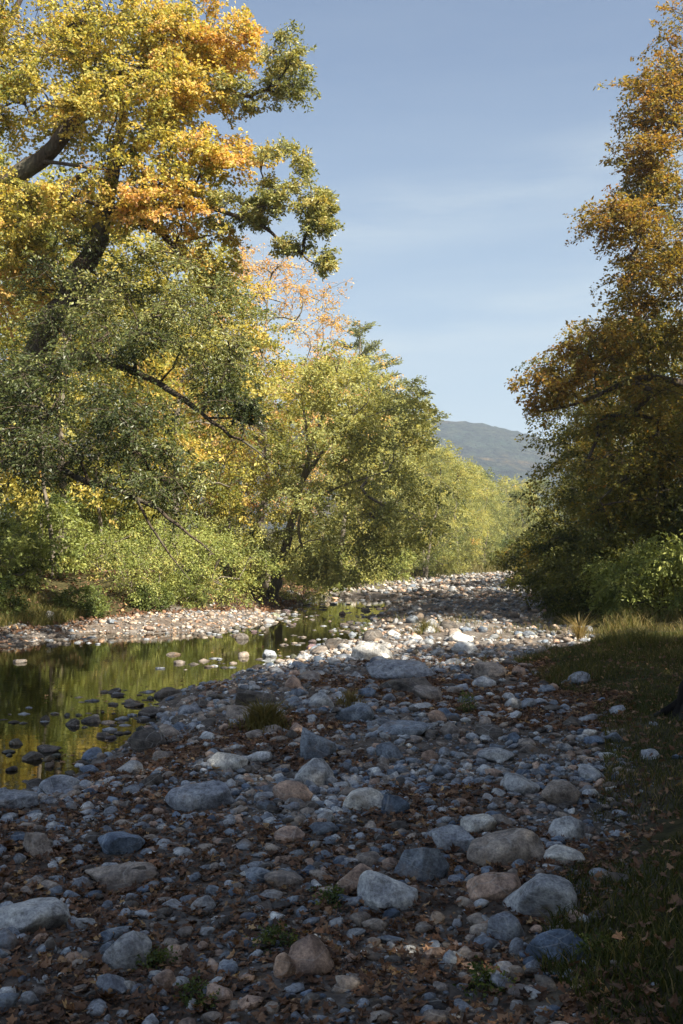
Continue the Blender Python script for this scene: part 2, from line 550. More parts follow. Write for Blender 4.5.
    val = np.clip(r.normal(1.0, 0.16, N), 0.55, 1.5)
    lm = leaf_mesh(name + "_crown", pos.reshape(-1, 3) - origin, ld.reshape(-1, 3), lnrm.reshape(-1, 3), size, size * aspect, hue, val)
    if spray_wood:
        for s in range(S):
            q = np.linspace(0, 1, 4)
            pth = st[s] + sd[s] * (q * ln[s])[:, None]
            pth[:, 2] -= droop * ln[s] * q ** 2
            pth[0] = 0.6 * pth[0] + 0.4 * cc[s, :3]
            W.tube(pth, np.linspace(0.011, 0.003, 4), 3)
    W.v = [v - origin for v in W.v]
    root = bpy.data.objects.new(name, None)
    root.empty_display_size = 0.3
    COL.objects.link(root)
    root.location = origin
    link("trunk", W.mesh(name + "_wood"), wood_mat, root)
    link("crown", lm, leaf_mat, root)
    return root


def ell(r, px, py, D, rx, ry, rd, n, hue, cr, hj=0.06):
    """n clusters spread through an ellipsoid standing at depth D"""
    c = at(px, py, D)
    s = D / FPX
    d = unit(r.normal(size=(n, 3)))
    rad = r.uniform(0.25, 1.0, n) ** 0.45
    p = c + d * rad[:, None] * np.array([rx * s, rd, ry * s])
    return np.column_stack([p, cr * r.uniform(0.75, 1.25, n), hue + r.normal(size=n) * hj])


def grown(r, name, h, cr, cb, ncl, clr, leaf, ns, nl, wood, leafm, hue, hj=0.1, lean=(0, 0), stems=1, droop=0.25, flat=0.5, tr=0.18, shape=1.0, hgrad=0.0, **kw):
    """a whole tree in local space: height h, crown radius cr, crown from height cb"""
    trunks = []
    for s in range(stems):
        a = r.uniform(0, 6.28)
        off = np.array([math.cos(a), math.sin(a), 0]) * (0.0 if stems == 1 else 0.15)
        top = np.array([lean[0] * h, lean[1] * h, h * 0.9]) + (np.array([math.cos(a), math.sin(a), 0]) * cr * 0.45 if stems > 1 else 0)
        ks = np.linspace(0, 1, 6)[:, None]
        path = off + top * np.concatenate([ks ** 1.25, ks ** 1.25, ks], 1)
        path[1:] += r.normal(size=(5, 3)) * np.array([1, 1, 0]) * 0.02 * h
        rad = tr * (1 - 0.85 * np.linspace(0, 1, 6)) * (1.0 if s == 0 else 0.7)
        rad[0] *= 1.35
        trunks.append((path, rad))
    z = cb + (h - cb) * r.uniform(0, 1, ncl)
    u = (z - cb) / (h - cb)
    env = cr * np.sqrt(np.clip(np.sin(math.pi * np.clip(u * 0.88 + 0.1, 0, 1) ** shape), 0.03, 1))
    ang = r.uniform(0, 6.28, ncl)
    lob = 1 + 0.22 * np.sin(ang * 3 + z * 0.9 + r.uniform(0, 6)) + 0.15 * np.sin(ang * 5 - z * 1.7)
    rr = env * lob * r.uniform(0.25, 1, ncl) ** 0.5
    x = np.cos(ang) * rr + lean[0] * z
    y = np.sin(ang) * rr + lean[1] * z
    cl = np.column_stack([x, y, z, clr * r.uniform(0.7, 1.3, ncl), hue + r.normal(size=ncl) * hj + hgrad * (u - 0.5)])
    return build_tree(name, r, trunks, cl, leaf, ns, nl, wood, leafm, np.zeros(3), droop=droop, flat=flat, **kw)


def G(x, y, dz=-0.1):
    return np.array([x, y, H1(x, y) + dz])


# --- left: oak leaning over the pool, sun and shade put into its leaf hues
r = np.random.default_rng(101)
base = G(-11.6, 27.0)
tr1 = [base, at(-75, 540, 27), at(-20, 440, 27), at(45, 340, 26.6), at(80, 275, 26.2), at(108, 215, 26), at(112, 160, 26), at(130, 90, 26.5)]
limbs = [
    (tr1, [0.62, 0.5, 0.42, 0.36, 0.30, 0.24, 0.17, 0.07]),
    ([at(112, 208, 26), at(160, 203, 25.4), at(205, 207, 25), at(250, 218, 24.6), at(290, 246, 24.3), at(318, 266, 24.1)], [0.12, 0.085, 0.065, 0.05, 0.035, 0.014]),
    ([at(120, 215, 26), at(160, 232, 25.5), at(178, 250, 25.2), at(200, 270, 25)], [0.11, 0.085, 0.06, 0.02]),
    ([at(30, 372, 26.6), at(85, 352, 25.6), at(130, 368, 24.6), at(170, 388, 24), at(205, 415, 23.4), at(240, 440, 23), at(264, 457, 22.8)], [0.15, 0.115, 0.09, 0.07, 0.05, 0.032, 0.012]),
    ([at(112, 170, 26), at(170, 120, 25.5), at(215, 92, 25.4), at(258, 95, 25.2), at(278, 80, 25)], [0.12, 0.09, 0.07, 0.05, 0.02]),
    ([at(-40, 470, 26.8), at(20, 462, 24.5), at(60, 470, 23), at(100, 485, 22), at(140, 498, 21.5), at(175, 520, 21.2), at(214, 555, 21)], [0.13, 0.10, 0.085, 0.065, 0.05, 0.035, 0.012]),
]
cl = np.concatenate([
    ell(r, 285, 205, 24.4, 36, 18, 0.7, 12, 0.76, 0.42), ell(r, 318, 218, 24.2, 12, 28, 0.5, 8, 0.76, 0.36), ell(r, 240, 198, 24.8, 34, 14, 0.7, 8, 0.72, 0.4), ell(r, 290, 244, 24.4, 24, 8, 0.4, 5, 0.76, 0.34), ell(r, 225, 215, 24.8, 28, 8, 0.5, 4, 0.7, 0.36),
    ell(r, 278, 165, 24.6, 22, 24, 0.6, 6, 0.76, 0.38), ell(r, 325, 262, 24.1, 12, 8, 0.3, 4, 0.72, 0.32), ell(r, 330, 215, 24.1, 8, 14, 0.3, 3, 0.76, 0.3), ell(r, 298, 160, 24.4, 14, 10, 0.4, 3, 0.74, 0.32), ell(r, 262, 226, 24.6, 16, 6, 0.3, 3, 0.72, 0.3),
    ell(r, 245, 92, 25.2, 44, 14, 0.8, 11, 0.7, 0.42), ell(r, 284, 55, 25, 20, 28, 0.6, 11, 0.74, 0.4), ell(r, 296, 92, 25, 14, 12, 0.5, 4, 0.62, 0.4),
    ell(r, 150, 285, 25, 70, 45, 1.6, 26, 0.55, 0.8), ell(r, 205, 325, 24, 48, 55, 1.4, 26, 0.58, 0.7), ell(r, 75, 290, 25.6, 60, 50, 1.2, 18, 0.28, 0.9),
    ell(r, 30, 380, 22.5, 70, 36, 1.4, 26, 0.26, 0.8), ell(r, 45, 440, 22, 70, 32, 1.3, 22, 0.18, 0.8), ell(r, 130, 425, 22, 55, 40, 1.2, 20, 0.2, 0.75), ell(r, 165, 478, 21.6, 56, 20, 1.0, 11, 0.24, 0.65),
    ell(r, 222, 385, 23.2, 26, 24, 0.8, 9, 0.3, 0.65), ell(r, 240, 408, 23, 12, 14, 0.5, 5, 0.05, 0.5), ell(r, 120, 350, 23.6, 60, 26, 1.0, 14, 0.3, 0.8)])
bare = [(np.array([at(136, 498, 21.4), at(150, 525, 21.2), at(170, 555, 21), at(190, 580, 20.9)]), [0.035, 0.028, 0.02, 0.007]),
        (np.array([at(205, 418, 23.4), at(232, 418, 23.2), at(255, 426, 23), at(285, 432, 22.8)]), [0.03, 0.022, 0.015, 0.005])]
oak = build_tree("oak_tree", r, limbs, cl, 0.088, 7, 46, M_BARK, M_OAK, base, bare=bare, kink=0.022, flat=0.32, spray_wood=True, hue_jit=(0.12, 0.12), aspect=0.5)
tag(oak, "large oak with leaning dark trunk and long limbs over the still pool", "tree", "tall trees along the left bank")

# --- left: golden maple whose limbs come in from the left edge
r = np.random.default_rng(102)
base = G(-14.5, 27.5)
m1 = [base, at(-150, 400, 27.5), at(-90, 260, 27), at(0, 184, 26.5), at(45, 160, 26.2), at(82, 112, 26), at(112, 92, 26), at(150, 60, 26)]
ml = [(m1, [0.5, 0.42, 0.34, 0.25, 0.2, 0.17, 0.14, 0.06]),
      ([at(-120, 330, 27.3), at(-60, 150, 28), at(-10, 60, 28.5), at(30, -20, 28.5)], [0.3, 0.2, 0.14, 0.06]),
      ([at(42, 162, 26.2), at(65, 163, 25.6), at(95, 170, 25.2), at(130, 168, 25)], [0.06, 0.045, 0.03, 0.012]),
      ([at(88, 105, 26), at(96, 60, 25.8), at(103, 20, 25.8)], [0.05, 0.035, 0.02]),
      ([at(88, 108, 26), at(84, 60, 25.8), at(80, 30, 25.8)], [0.04, 0.03, 0.015])]
cl = np.concatenate([
    ell(r, 30, 20, 27, 90, 50, 2.0, 44, 0.5, 0.85), ell(r, 120, 40, 26.4, 70, 50, 1.8, 42, 0.47, 0.85), ell(r, 185, 25, 26, 50, 40, 1.4, 20, 0.68, 0.8),
    ell(r, 190, 90, 25.6, 46, 36, 1.2, 18, 0.6, 0.7), ell(r, 232, 42, 25.6, 34, 18, 1.0, 12, 0.78, 0.6), ell(r, 130, 115, 25.8, 70, 40, 1.5, 34, 0.48, 0.8),
    ell(r, 40, 110, 26.8, 60, 34, 1.5, 24, 0.42, 0.85), ell(r, 20, 215, 26.6, 50, 40, 1.3, 26, 0.42, 0.85), ell(r, 90, 195, 25.4, 70, 34, 1.2, 20, 0.52, 0.7), ell(r, 170, 165, 25.2, 60, 36, 1.2, 20, 0.5, 0.7),
    ell(r, 170, 205, 24.8, 42, 20, 0.9, 12, 0.76, 0.6), ell(r, 215, 145, 25, 34, 20, 0.9, 10, 0.72, 0.65), ell(r, 200, 250, 25.4, 30, 26, 0.9, 8, 0.6, 0.65), ell(r, 10, 280, 27.4, 40, 40, 1.2, 14, 0.7, 0.8),
    ell(r, -90, 60, 28, 70, 100, 2.5, 26, 0.6, 1.0), ell(r, -80, 250, 27.5, 60, 60, 2.0, 16, 0.5, 0.9)])
maple = build_tree("maple_tree", r, ml, cl, 0.092, 7, 44, M_BARK, M_MAPLE, base, spray_wood=True, hue_jit=(0.13, 0.13), aspect=0.85, flat=0.3)
tag(maple, "golden yellow maple reaching in over the top left, branches lit by sun", "tree", "tall trees along the left bank")

# --- right: rusty oak, dark against the sky, trunk just outside the frame
r = np.random.default_rng(103)
RD = 34.0
base = G(15.2, 35.0)
rt = [base, at(770, 520, RD + 1), at(755, 400, RD), at(745, 250, RD), at(740, 120, RD), at(730, -20, RD)]
rl = [(rt, [0.55, 0.45, 0.4, 0.3, 0.2, 0.08]),
      ([at(756, 430, RD), at(720, 400, 33), at(683, 384, 32.5), at(655, 377, 32.2), at(630, 380, 32), at(605, 392, 31.8), at(575, 405, 31.6), at(540, 412, 31.5)], [0.22, 0.17, 0.13, 0.11, 0.09, 0.07, 0.045, 0.015]),
      ([at(750, 330, RD), at(700, 280, 33), at(650, 240, 32.5), at(610, 215, 32)], [0.16, 0.11, 0.07, 0.02]),
      ([at(742, 200, RD), at(700, 150, 33.5), at(660, 110, 33)], [0.13, 0.08, 0.02])]
cl = np.concatenate([ell(r, 655, 186, 33, 34, 20, 1.3, 20, 0.56, 0.8),
    ell(r, 688, 50, 33.5, 30, 40, 1.6, 26, 0.72, 0.9), ell(r, 660, 105, 33, 32, 36, 1.4, 28, 0.78, 0.85), ell(r, 638, 158, 33, 26, 14, 1.2, 16, 0.74, 0.7), ell(r, 700, 130, 34, 50, 60, 2, 22, 0.6, 1.0),
    ell(r, 618, 222, 32.2, 36, 16, 1.2, 24, 0.7, 0.8), ell(r, 650, 250, 32.6, 45, 24, 1.4, 26, 0.62, 0.85), ell(r, 645, 290, 32.4, 36, 22, 1.4, 22, 0.62, 0.85), ell(r, 690, 220, 33.6, 50, 60, 2, 24, 0.55, 1.0),
    ell(r, 545, 388, 31.6, 30, 18, 0.9, 15, 0.72, 0.6), ell(r, 575, 365, 31.8, 30, 18, 1.0, 13, 0.76, 0.7), ell(r, 605, 345, 32, 34, 24, 1.2, 18, 0.68, 0.8), ell(r, 640, 340, 32.2, 40, 30, 1.4, 20, 0.5, 0.8), ell(r, 690, 320, 33, 50, 50, 1.8, 26, 0.5, 1.0),
    ell(r, 640, 400, 32, 50, 24, 1.3, 15, 0.46, 0.75), ell(r, 620, 450, 32.5, 55, 34, 1.6, 24, 0.42, 0.8), ell(r, 680, 430, 33, 50, 50, 1.8, 26, 0.45, 1.0), ell(r, 640, 510, 33, 60, 34, 1.6, 22, 0.38, 0.85),
    ell(r, 760, 150, 36, 60, 110, 3, 20, 0.6, 1.2), ell(r, 790, 350, 36, 60, 120, 3, 20, 0.5, 1.2)])
roak = build_tree("oak_tree", r, rl, cl, 0.12, 7, 25, M_BARK, M_RUST, base, spray_wood=True, hue_jit=(0.13, 0.12), aspect=0.6, flat=0.22)
tag(roak, "tall rusty brown oak rising along the right edge above the dark bank", "tree", "trees on the right bank")

# --- generic trees, grown once each, then copied
protos = {}
r = np.random.default_rng(104)
protos['yellow'] = grown(r, "maple_tree", 15, 4.8, 2.5, 170, 0.95, 0.16, 7, 24, M_BARKG, M_MAPLE, 0.34, 0.16, lean=(0.05, 0), tr=0.2)
protos['green'] = grown(r, "beech_tree", 14, 4.6, 0.8, 200, 0.95, 0.15, 8, 21, M_BARKG, M_MID, 0.3, 0.15, lean=(0.09, -0.05), stems=2, tr=0.2, flat=0.32, droop=0.3, hgrad=0.15)
protos['pale'] = grown(r, "beech_tree", 15, 5.0, 0.8, 200, 1.0, 0.16, 8, 20, M_BARKG, M_MID, 0.4, 0.16, lean=(0.05, -0.03), tr=0.2, flat=0.35, droop=0.3)
protos['bare'] = grown(r, "maple_tree", 15.5, 4.6, 4.0, 240, 0.7, 0.11, 5, 15, M_BARKG, M_MAPLE, 0.95, 0.06, tr=0.2, spray_wood=True)
protos['dark'] = grown(r, "hemlock_tree", 12, 4.4, 0.5, 190, 1.0, 0.14, 8, 26, M_BARK, M_RUST, 0.32, 0.14, lean=(-0.05, 0), tr=0.2, flat=0.3, droop=0.35, hgrad=0.25)
protos['far'] = grown(r, "beech_tree", 13, 5.0, 0.5, 110, 1.3, 0.26, 7, 16, M_BARKG, M_MID, 0.42, 0.2, tr=0.2)
protos['farg'] = grown(r, "ash_tree", 14, 4.6, 0.6, 130, 1.15, 0.26, 7, 16, M_BARKG, M_MID, 0.12, 0.2, tr=0.2)
protos['shade'] = grown(r, "beech_tree", 18, 5.2, 2.0, 170, 1.4, 0.3, 7, 18, M_BARK, M_RUST, 0.45, 0.15, tr=0.3)

used = set()


def plant(kind, px, D, rot, sc, label, group, x=None, sz=None):
    p = protos[kind]
    X = (px - CX) / FPX * D if x is None else x
    loc = G(X, D)
    s = sc if sz is None else (sc, sc, sz)
    if kind not in used:
        used.add(kind)
        p.location = loc; p.rotation_euler = (0, 0, rot); p.scale = (s, s, s) if np.isscalar(s) else s
        return tag(p, label, "tree", group)
    return copy_thing(p, loc, rot, s, label, group, "tree")


LB = "tall trees along the left bank"
FB = "trees where the river bends away"
RB = "trees on the right bank"
r = np.random.default_rng(140)
LD = 45.0
base = np.array(at(272, 584, LD + 1)); base[2] = H1(base[0], base[1]) - 0.15
lt = [base, at(278, 570, LD), at(286, 545, LD - .3), at(296, 505, LD - .6), at(306, 468, LD - 1), at(318, 430, LD - 1.4), at(334, 385, LD - 1.8), at(340, 355, LD - 2)]
ll = [(lt, [0.30, 0.24, 0.2, 0.155, 0.12, 0.085, 0.05, 0.02]),
      ([at(303, 480, LD - .9), at(322, 452, LD - 2), at(345, 425, LD - 3), at(368, 402, LD - 3.5)], [0.12, 0.09, 0.06, 0.02]),
      ([at(310, 455, LD - 1.1), at(305, 420, LD - 1.2), at(300, 385, LD - 1)], [0.1, 0.07, 0.02]),
      ([at(294, 512, LD - .6), at(330, 490, LD - 2.5), at(360, 480, LD - 3.5), at(390, 470, LD - 4)], [0.08, 0.05, 0.035, 0.012]),
      ([at(298, 500, LD - .6), at(262, 455, LD - .5), at(238, 400, LD), at(300, 392, LD)][:3], [0.1, 0.06, 0.02])]
cl = np.concatenate([ell(r, 340, 385, LD - 2, 45, 40, 1.8, 34, 0.42, 0.8), ell(r, 385, 425, LD - 2.5, 45, 45, 1.8, 34, 0.4, 0.85), ell(r, 345, 500, LD - 3, 55, 36, 1.6, 32, 0.32, 0.85), ell(r, 400, 510, LD - 3, 44, 50, 1.6, 34, 0.36, 0.85), ell(r, 335, 440, LD - 3.5, 30, 30, .8, 14, 0.3, 0.7),
    ell(r, 345, 555, LD - 3, 48, 22, 1.5, 30, 0.3, 0.75), ell(r, 285, 470, LD - 1.5, 36, 50, 1.0, 16, 0.3, 0.7), ell(r, 270, 390, LD, 30, 40, 1.5, 14, 0.55, 0.7), ell(r, 320, 450, LD + 2.5, 50, 50, 1.0, 20, 0.35, 0.8),
    ell(r, 235, 530, LD + 2, 26, 30, 1.0, 10, 0.2, 0.7)])
cl = np.concatenate([cl, ell(r, 262, 545, LD - 2.5, 24, 18, 0.8, 9, 0.3, 0.6), ell(r, 305, 560, LD - 2.5, 26, 16, 0.8, 9, 0.32, 0.6), ell(r, 292, 520, LD - 2.2, 22, 14, 0.6, 5, 0.34, 0.55)])
lean = build_tree("beech_tree", r, ll, cl, 0.14, 8, 21, M_BARKG, M_MID, base, flat=0.3, droop=0.32, hue_jit=(0.12, 0.1))
tag(lean, "leafy green tree with dark forked trunk leaning out from the undercut bank", "tree", LB)
plant('bare', 266, 50, 1.0, 1.09, "thinning orange maple with bare twigs against the sky", LB)
plant('pale', 340, 63, 0.3, 0.94, "broad pale yellow-green tree in full sun, middle of the left bank", LB)
plant('pale', 384, 84, 2.4, 0.88, "yellow-green tree just behind the broad pale tree on the left bank", LB)
plant('pale', 318, 70, 2.2, 0.98, "tall pale tree rising below the flat-topped pine", LB)
plant('yellow', 170, 42, 0.2, 0.95, "yellow maple deep in the left wood behind the dark oak leaves", LB)
plant('yellow', 60, 38, 2.0, 1.0, "golden maple behind the leaning oak trunk at far left", LB)
plant('yellow', 215, 55, 4.0, 1.05, "orange-tinged maple below the thinning bare-twigged tree", LB)
plant('yellow', -40, 40, 3.0, 1.15, "golden tree half cut off by the left edge behind the maple", LB)
plant('green', 120, 50, 3.9, 1.1, "green tree in shade behind the golden maples", LB)
plant('green', 20, 52, 5.0, 1.2, "green tree far back at the left edge of the wood", LB)
plant('pale', 190, 70, 4.4, 1.1, "yellow-green tree at the back of the left wood", LB)
plant('pale', 90, 65, 1.4, 1.2, "pale tree at the back of the left wood near the edge", LB)
far = [('green', 424, 86, 0.80, "bushy green tree right of the broad crowns, overhanging the gravel"), ('pale', 455, 101, 0.78, "pale tree on the slope just below the mountain's left end"), ('green', 484, 114, 0.75, "dense green tree beneath the mountain's middle, above the far bushes"), ('farg', 424, 98, 0.78, "small grey-green tree stepping down from the broad crowns toward the bend"), ('far', 448, 112, 0.72, "low golden-green tree next down the slope toward the bend"), ('farg', 463, 128, 0.78, "dark green tree under the mountain's left shoulder"), ('far', 396, 92, 1.05, "yellow-green tree standing first in the row toward the bend"), ('farg', 410, 105, 0.88, "grey-green tree in the receding row under the mountain's left end"),
       ('far', 442, 122, 0.8, "gold and green tree below the mountain top"), ('farg', 478, 135, 0.85, "rounded grey-green tree alone above the sunlit far bank"),
       ('far', 508, 150, 0.9, "low yellow tree at the river bend"), ('farg', 525, 160, 0.55, "small green tree beside the right bank's dark foliage at the bend"),
       ('far', 428, 145, 0.95, "tall pale tree behind the row near the mountain's foot"), ('far', 545, 175, 0.6, "yellowish tree farthest along, behind the right bank's foliage"),
       ('farg', 522, 138, 0.7, "low grey-green tree standing where the gravel disappears"), ('far', 515, 172, 0.95, "pale tree closing the river view behind the low grey-green one"), ('farg', 538, 180, 0.95, "hazy green tree between the bend and the right bank's boughs"), ('far', 468, 150, 1.0, "hazy gold tree filling the slope under the mountain"),
       ('farg', 392, 118, 1.25, "green crown topping the row just left of the mountain"), ('far', 495, 185, 0.8, "pale orange tree deep behind the bend"), ('farg', 520, 200, 0.7, "dim green tree deepest behind the bend"),
       ('far', 570, 210, 0.7, "distant tree hidden mostly by the right bank's oak"), ('farg', 600, 190, 0.8, "distant green tree behind the right bank's trunks")]
for i, (k, px, D, s, lab) in enumerate(far):
    plant(k, px, D, i * 1.7, s, lab, FB)
plant('dark', 632, 44, 0.5, 0.98, "dark green and rust tree beside the rusty oak, leaves hanging to the gravel", RB)
plant('dark', 655, 38, 2.6, 0.85, "brown leaved tree in shade under the rusty oak", RB)
plant('dark', 622, 62, 4.1, 0.85, "dark tree leaning toward the river gap, below the mountain slope", RB)
plant('dark', 598, 84, 1.1, 0.72, "farthest dark tree on the right bank, boughs poking into the gap", RB)
plant('dark', 690, 55, 3.3, 1.2, "tall dark tree behind the rusty oak at the right edge", RB)
plant('dark', 640, 72, 5.3, 1.2, "dim tree deep in the wood behind the right bank", RB)
# trees standing on the right bank beside and behind the photographer: they shade the near riverbed
shade = [(10.5, -8.5, 1.0), (9.8, -1.2, 1.0), (11.2, 3.2, 1.05), (9.8, -4.8, 1.0), (17, -4, 1.15), (18.5, 0.5, 1.1), (7, -11, 1.0), (16.8, 24.0, 0.95), (22.5, 27.5, 1.0), (27, 33, 1.05), (2.5, -14, 1.1), (13.2, 11.6, 0.64)]
for i, (x, y, s) in enumerate(shade):
    plant('shade', 0, y, i * 2.1, s, "tall tree on the grassy right bank outside the picture, shading the stones", "trees beside the photographer", x=x)

# pines
for (px, py, D, s, lab) in [(360, 335, 78, 1.0, "flat-topped pine standing above the pale trees against the sky"), (413, 392, 92, 0.9, "small pointed pine beside the mountain's left end")]:
    r = np.random.default_rng(300 + px)
    X = (px - CX) / FPX * D
    b0 = G(X, D)
    top = at(px, py - 12, D)
    hgt = top[2] - b0[2]
    W = Wood()
    W.tube(np.array([[0, 0, 0], [0.1, 0, hgt * 0.5], [0, 0, hgt]]), [0.28, 0.18, 0.03], 7)
    P_, d_, n_, L_ = [], [], [], []
    for k in range(46):
        z = hgt * (0.45 + 0.55 * (k / 46))
        L = (3.6 * (1 - (k / 46) ** 2.2) + 0.6) * r.uniform(0.6, 1.15) * s
        a = r.uniform(0, 6.28)
        q = np.linspace(0, 1, 6)[:, None]
        dirv = np.array([math.cos(a), math.sin(a), 0.12])
        pth = np.array([0, 0, z]) + dirv * q * L + np.array([0, 0, 0.35]) * q ** 2
        W.tube(pth, np.linspace(0.05, 0.012, 6), 4)
        nn = int(90 * L)
        tt = r.uniform(0.25, 1, nn)[:, None]
        P_.append(np.array([0, 0, z]) + dirv * tt * L + np.array([0, 0, 0.35]) * tt ** 2 + r.normal(size=(nn, 3)) * np.array([0.22, 0.22, 0.10]))
        d_.append(dirv + r.normal(size=(nn, 3)) * 0.7 + np.array([0, 0, 0.2])); n_.append(r.normal(size=(nn, 3))); L_.append(r.uniform(0.2, 0.38, nn))
    P_, d_, n_, L_ = map(np.concatenate, (P_, d_, n_, L_))
    root = link("pine_tree", None); root.location = b0
    link("trunk", W.mesh("pine_wood"), M_BARKG, root)
    link("crown", leaf_mesh("pine_needles", P_, d_, n_, L_, L_ * 0.3, r.uniform(0.3, 1, len(P_)), np.ones(len(P_))), M_PINE, root)
    tag(root, lab, "tree", LB)

# --- shrubs
r = np.random.default_rng(105)
sp = {}
sp['arching'] = grown(r, "knotweed_shrub", 2.3, 2.2, 0.2, 42, 0.85, 0.085, 8, 30, M_BARKG, M_SHRUB, 0.5, 0.15, stems=3, tr=0.03, flat=0.13, droop=0.55, aspect=0.62)
sp['leafy'] = grown(r, "leafy_shrub", 2.4, 1.6, 0.3, 44, 0.5, 0.105, 8, 24, M_BARKG, M_SHRUB, 0.42, 0.17, stems=3, tr=0.03, flat=0.5)
sp['round'] = grown(r, "round_bush", 1.1, 0.9, 0.15, 26, 0.36, 0.10, 8, 20, M_BARK, M_SHRUB, 0.2, 0.1, stems=3, tr=0.02)
sp['dusky'] = grown(r, "dusky_shrub", 3.0, 2.3, 0.2, 70, 0.6, 0.13, 8, 20, M_BARK, M_RUST, 0.15, 0.12, stems=3, tr=0.03, flat=0.3, droop=0.45)
sp['fern'] = grown(r, "fern_shrub", 1.7, 1.5, 0.2, 36, 0.6, 0.12, 9, 24, M_BARK, M_SHRUB, 0.45, 0.1, stems=3, tr=0.02, flat=0.2, droop=0.55, aspect=0.4)
su = set()


def shrub(kind, px, D, rot, s, label, group):
    p = sp[kind]
    loc = G((px - CX) / FPX * D, D, -0.05)
    if kind not in su:
        su.add(kind)
        p.location = loc; p.rotation_euler = (0, 0, rot); p.scale = (s, s, s)
        return tag(p, label, "shrub", group)
    return copy_thing(p, loc, rot, s, label, group, "shrub")


SL, SR, SF = "shrubs along the left bank", "shrubs along the right bank", "shrubs on the far bank"
shrub('arching', 135, 35.4, 0.2, 0.95, "bright green arching shrub in sun above the dark undercut bank", SL)
shrub('arching', 205, 38, 1.7, 1.05, "pale green arching shrub spreading toward the leaning tree", SL)
shrub('arching', 168, 40, 3.0, 1.1, "yellow-green arching shrub just behind the two sunlit ones", SL)
shrub('arching', 75, 38, 4.2, 0.8, "light green shrub left of the bright arching ones", SL)
shrub('leafy', 40, 33.5, 0, 1.15, "tall broad-leaved shrub in sun at the left edge", SL)
shrub('leafy', 0, 31.5, 2.0, 0.9, "broad-leaved shrub cut by the left edge above the grassy bank", SL)
shrub('leafy', 100, 41, 4.0, 1.3, "green shrub standing back between slender pale stems", SL)
shrub('round', 84, 31.4, 0.0, 0.85, "dark green rounded bush by the pale gravel beach", SL)
shrub('round', 2, 28.5, 1.5, 0.95, "dark bush at the left edge beside the white stone", SL)
shrub('arching', 300, 47, 2.2, 0.8, "low green shrub at the right foot of the leaning tree", SL)
shrub('round', 150, 34.2, 3.3, 0.75, "small dark bush under the bright arching shrubs on the dirt bank", SL)
shrub('leafy', 190, 36.2, 0.7, 0.55, "low leafy bush hanging over the tan pebble margin", SL)
shrub('leafy', 235, 44, 5.0, 1.05, "grey-green shrub at the foot of the leaning tree", SL)
shrub('arching', 320, 56, 5.3, 1.1, "low green shrub hanging over shaded gravel right of the leaning tree", SL)
shrub('arching', 355, 66, 0.9, 1.2, "shrub below the broad pale tree, dipping to the bank", SL)
shrub('leafy', 385, 74, 1.9, 1.3, "shrub at the toe of the bank farther along", SL)
shrub('leafy', 420, 88, 2.9, 1.3, "sunlit shrub where the bank recedes", SL)
shrub('round', 450, 104, 0.4, 2.6, "rounded light green bush on the far sunlit bank", SF)
shrub('round', 480, 118, 1.4, 2.6, "second rounded bush on the far bank, beneath the lone tree", SF)
shrub('round', 505, 128, 2.4, 2.2, "low bush nearest the end of the visible riverbed", SF)
shrub('leafy', 465, 122, 3.4, 1.5, "upright shrub behind the far bank's rounded bushes", SF)
shrub('dusky', 572, 36, 0.0, 0.85, "dusky brown-green shrub hanging over the gravel at the right bank", SR)
shrub('dusky', 605, 31, 2.1, 0.8, "shadowed shrub behind the dry grass on the right bank", SR)
shrub('dusky', 550, 52, 4.0, 1.0, "dark shrub at the right bank's outer corner", SR)
shrub('dusky', 548, 70, 5.0, 1.2, "dark shrub farther up the right bank beside the gap", SR)
shrub('fern', 655, 28.5, 0.4, 1.05, "fern-like green shrub catching light at the right edge", SR)
shrub('fern', 628, 30, 2.4, 0.95, "drooping green shrub beside the dry grass", SR)
shrub('fern', 690, 28, 4.4, 1.2, "tall ferny shrub cut by the right edge", SR)
shrub('dusky', 672, 33, 1.0, 1.2, "tall dusky shrub under the rusty oak's low limbs", SR)

# slender pale stems in the left wood
r = np.random.default_rng(106)
for (px, D, lab) in [(54, 34, "slender pale sapling stem leaning among left bank shrubs"), (101, 38, "straight pale sapling trunk behind the bright shrubs"), (118, 42, "thin grey sapling trunk deep behind the arching shrubs"),
                     (245, 52, "thin pale trunk in shade left of the leaning tree"), (226, 50, "slim leaning grey trunk under the orange maple"), (196, 52, "slim upright trunk under the yellow maple")]:
    b0 = G((px - CX) / FPX * D, D)
    h = r.uniform(6, 8)
    a = r.uniform(-0.12, 0.2)
    path = np.array([[a * z + 0.08 * math.sin(z * 1.3), 0.05 * z, z] for z in np.linspace(0, h, 8)])
    cl = np.column_stack([path[-3:] + r.normal(size=(3, 3)) * 0.4, np.full(3, 0.6), np.full(3, 0.5)])
    cl = np.concatenate([cl, cl + np.array([0.5, 0.4, -0.6, 0, 0.1])])
    s = build_tree("sapling", r, [(path, np.linspace(0.09, 0.025, 8))], cl, 0.14, 6, 14, M_BARKG, M_MID, np.zeros(3))
    s.location = b0
    tag(s, lab, "sapling", "saplings in the left wood")

# ------------------------------------------------------------------ stones
ICO = {}
for sub in (1, 2, 3, 4):
    bm = bmesh.new()
    bmesh.ops.create_icosphere(bm, subdivisions=sub, radius=1.0)
    bm.verts.ensure_lookup_table()
    ICO[sub] = (np.array([v.co[:] for v in bm.verts]), np.array([[v.index for v in f.verts] for f in bm.faces]))
    bm.free()


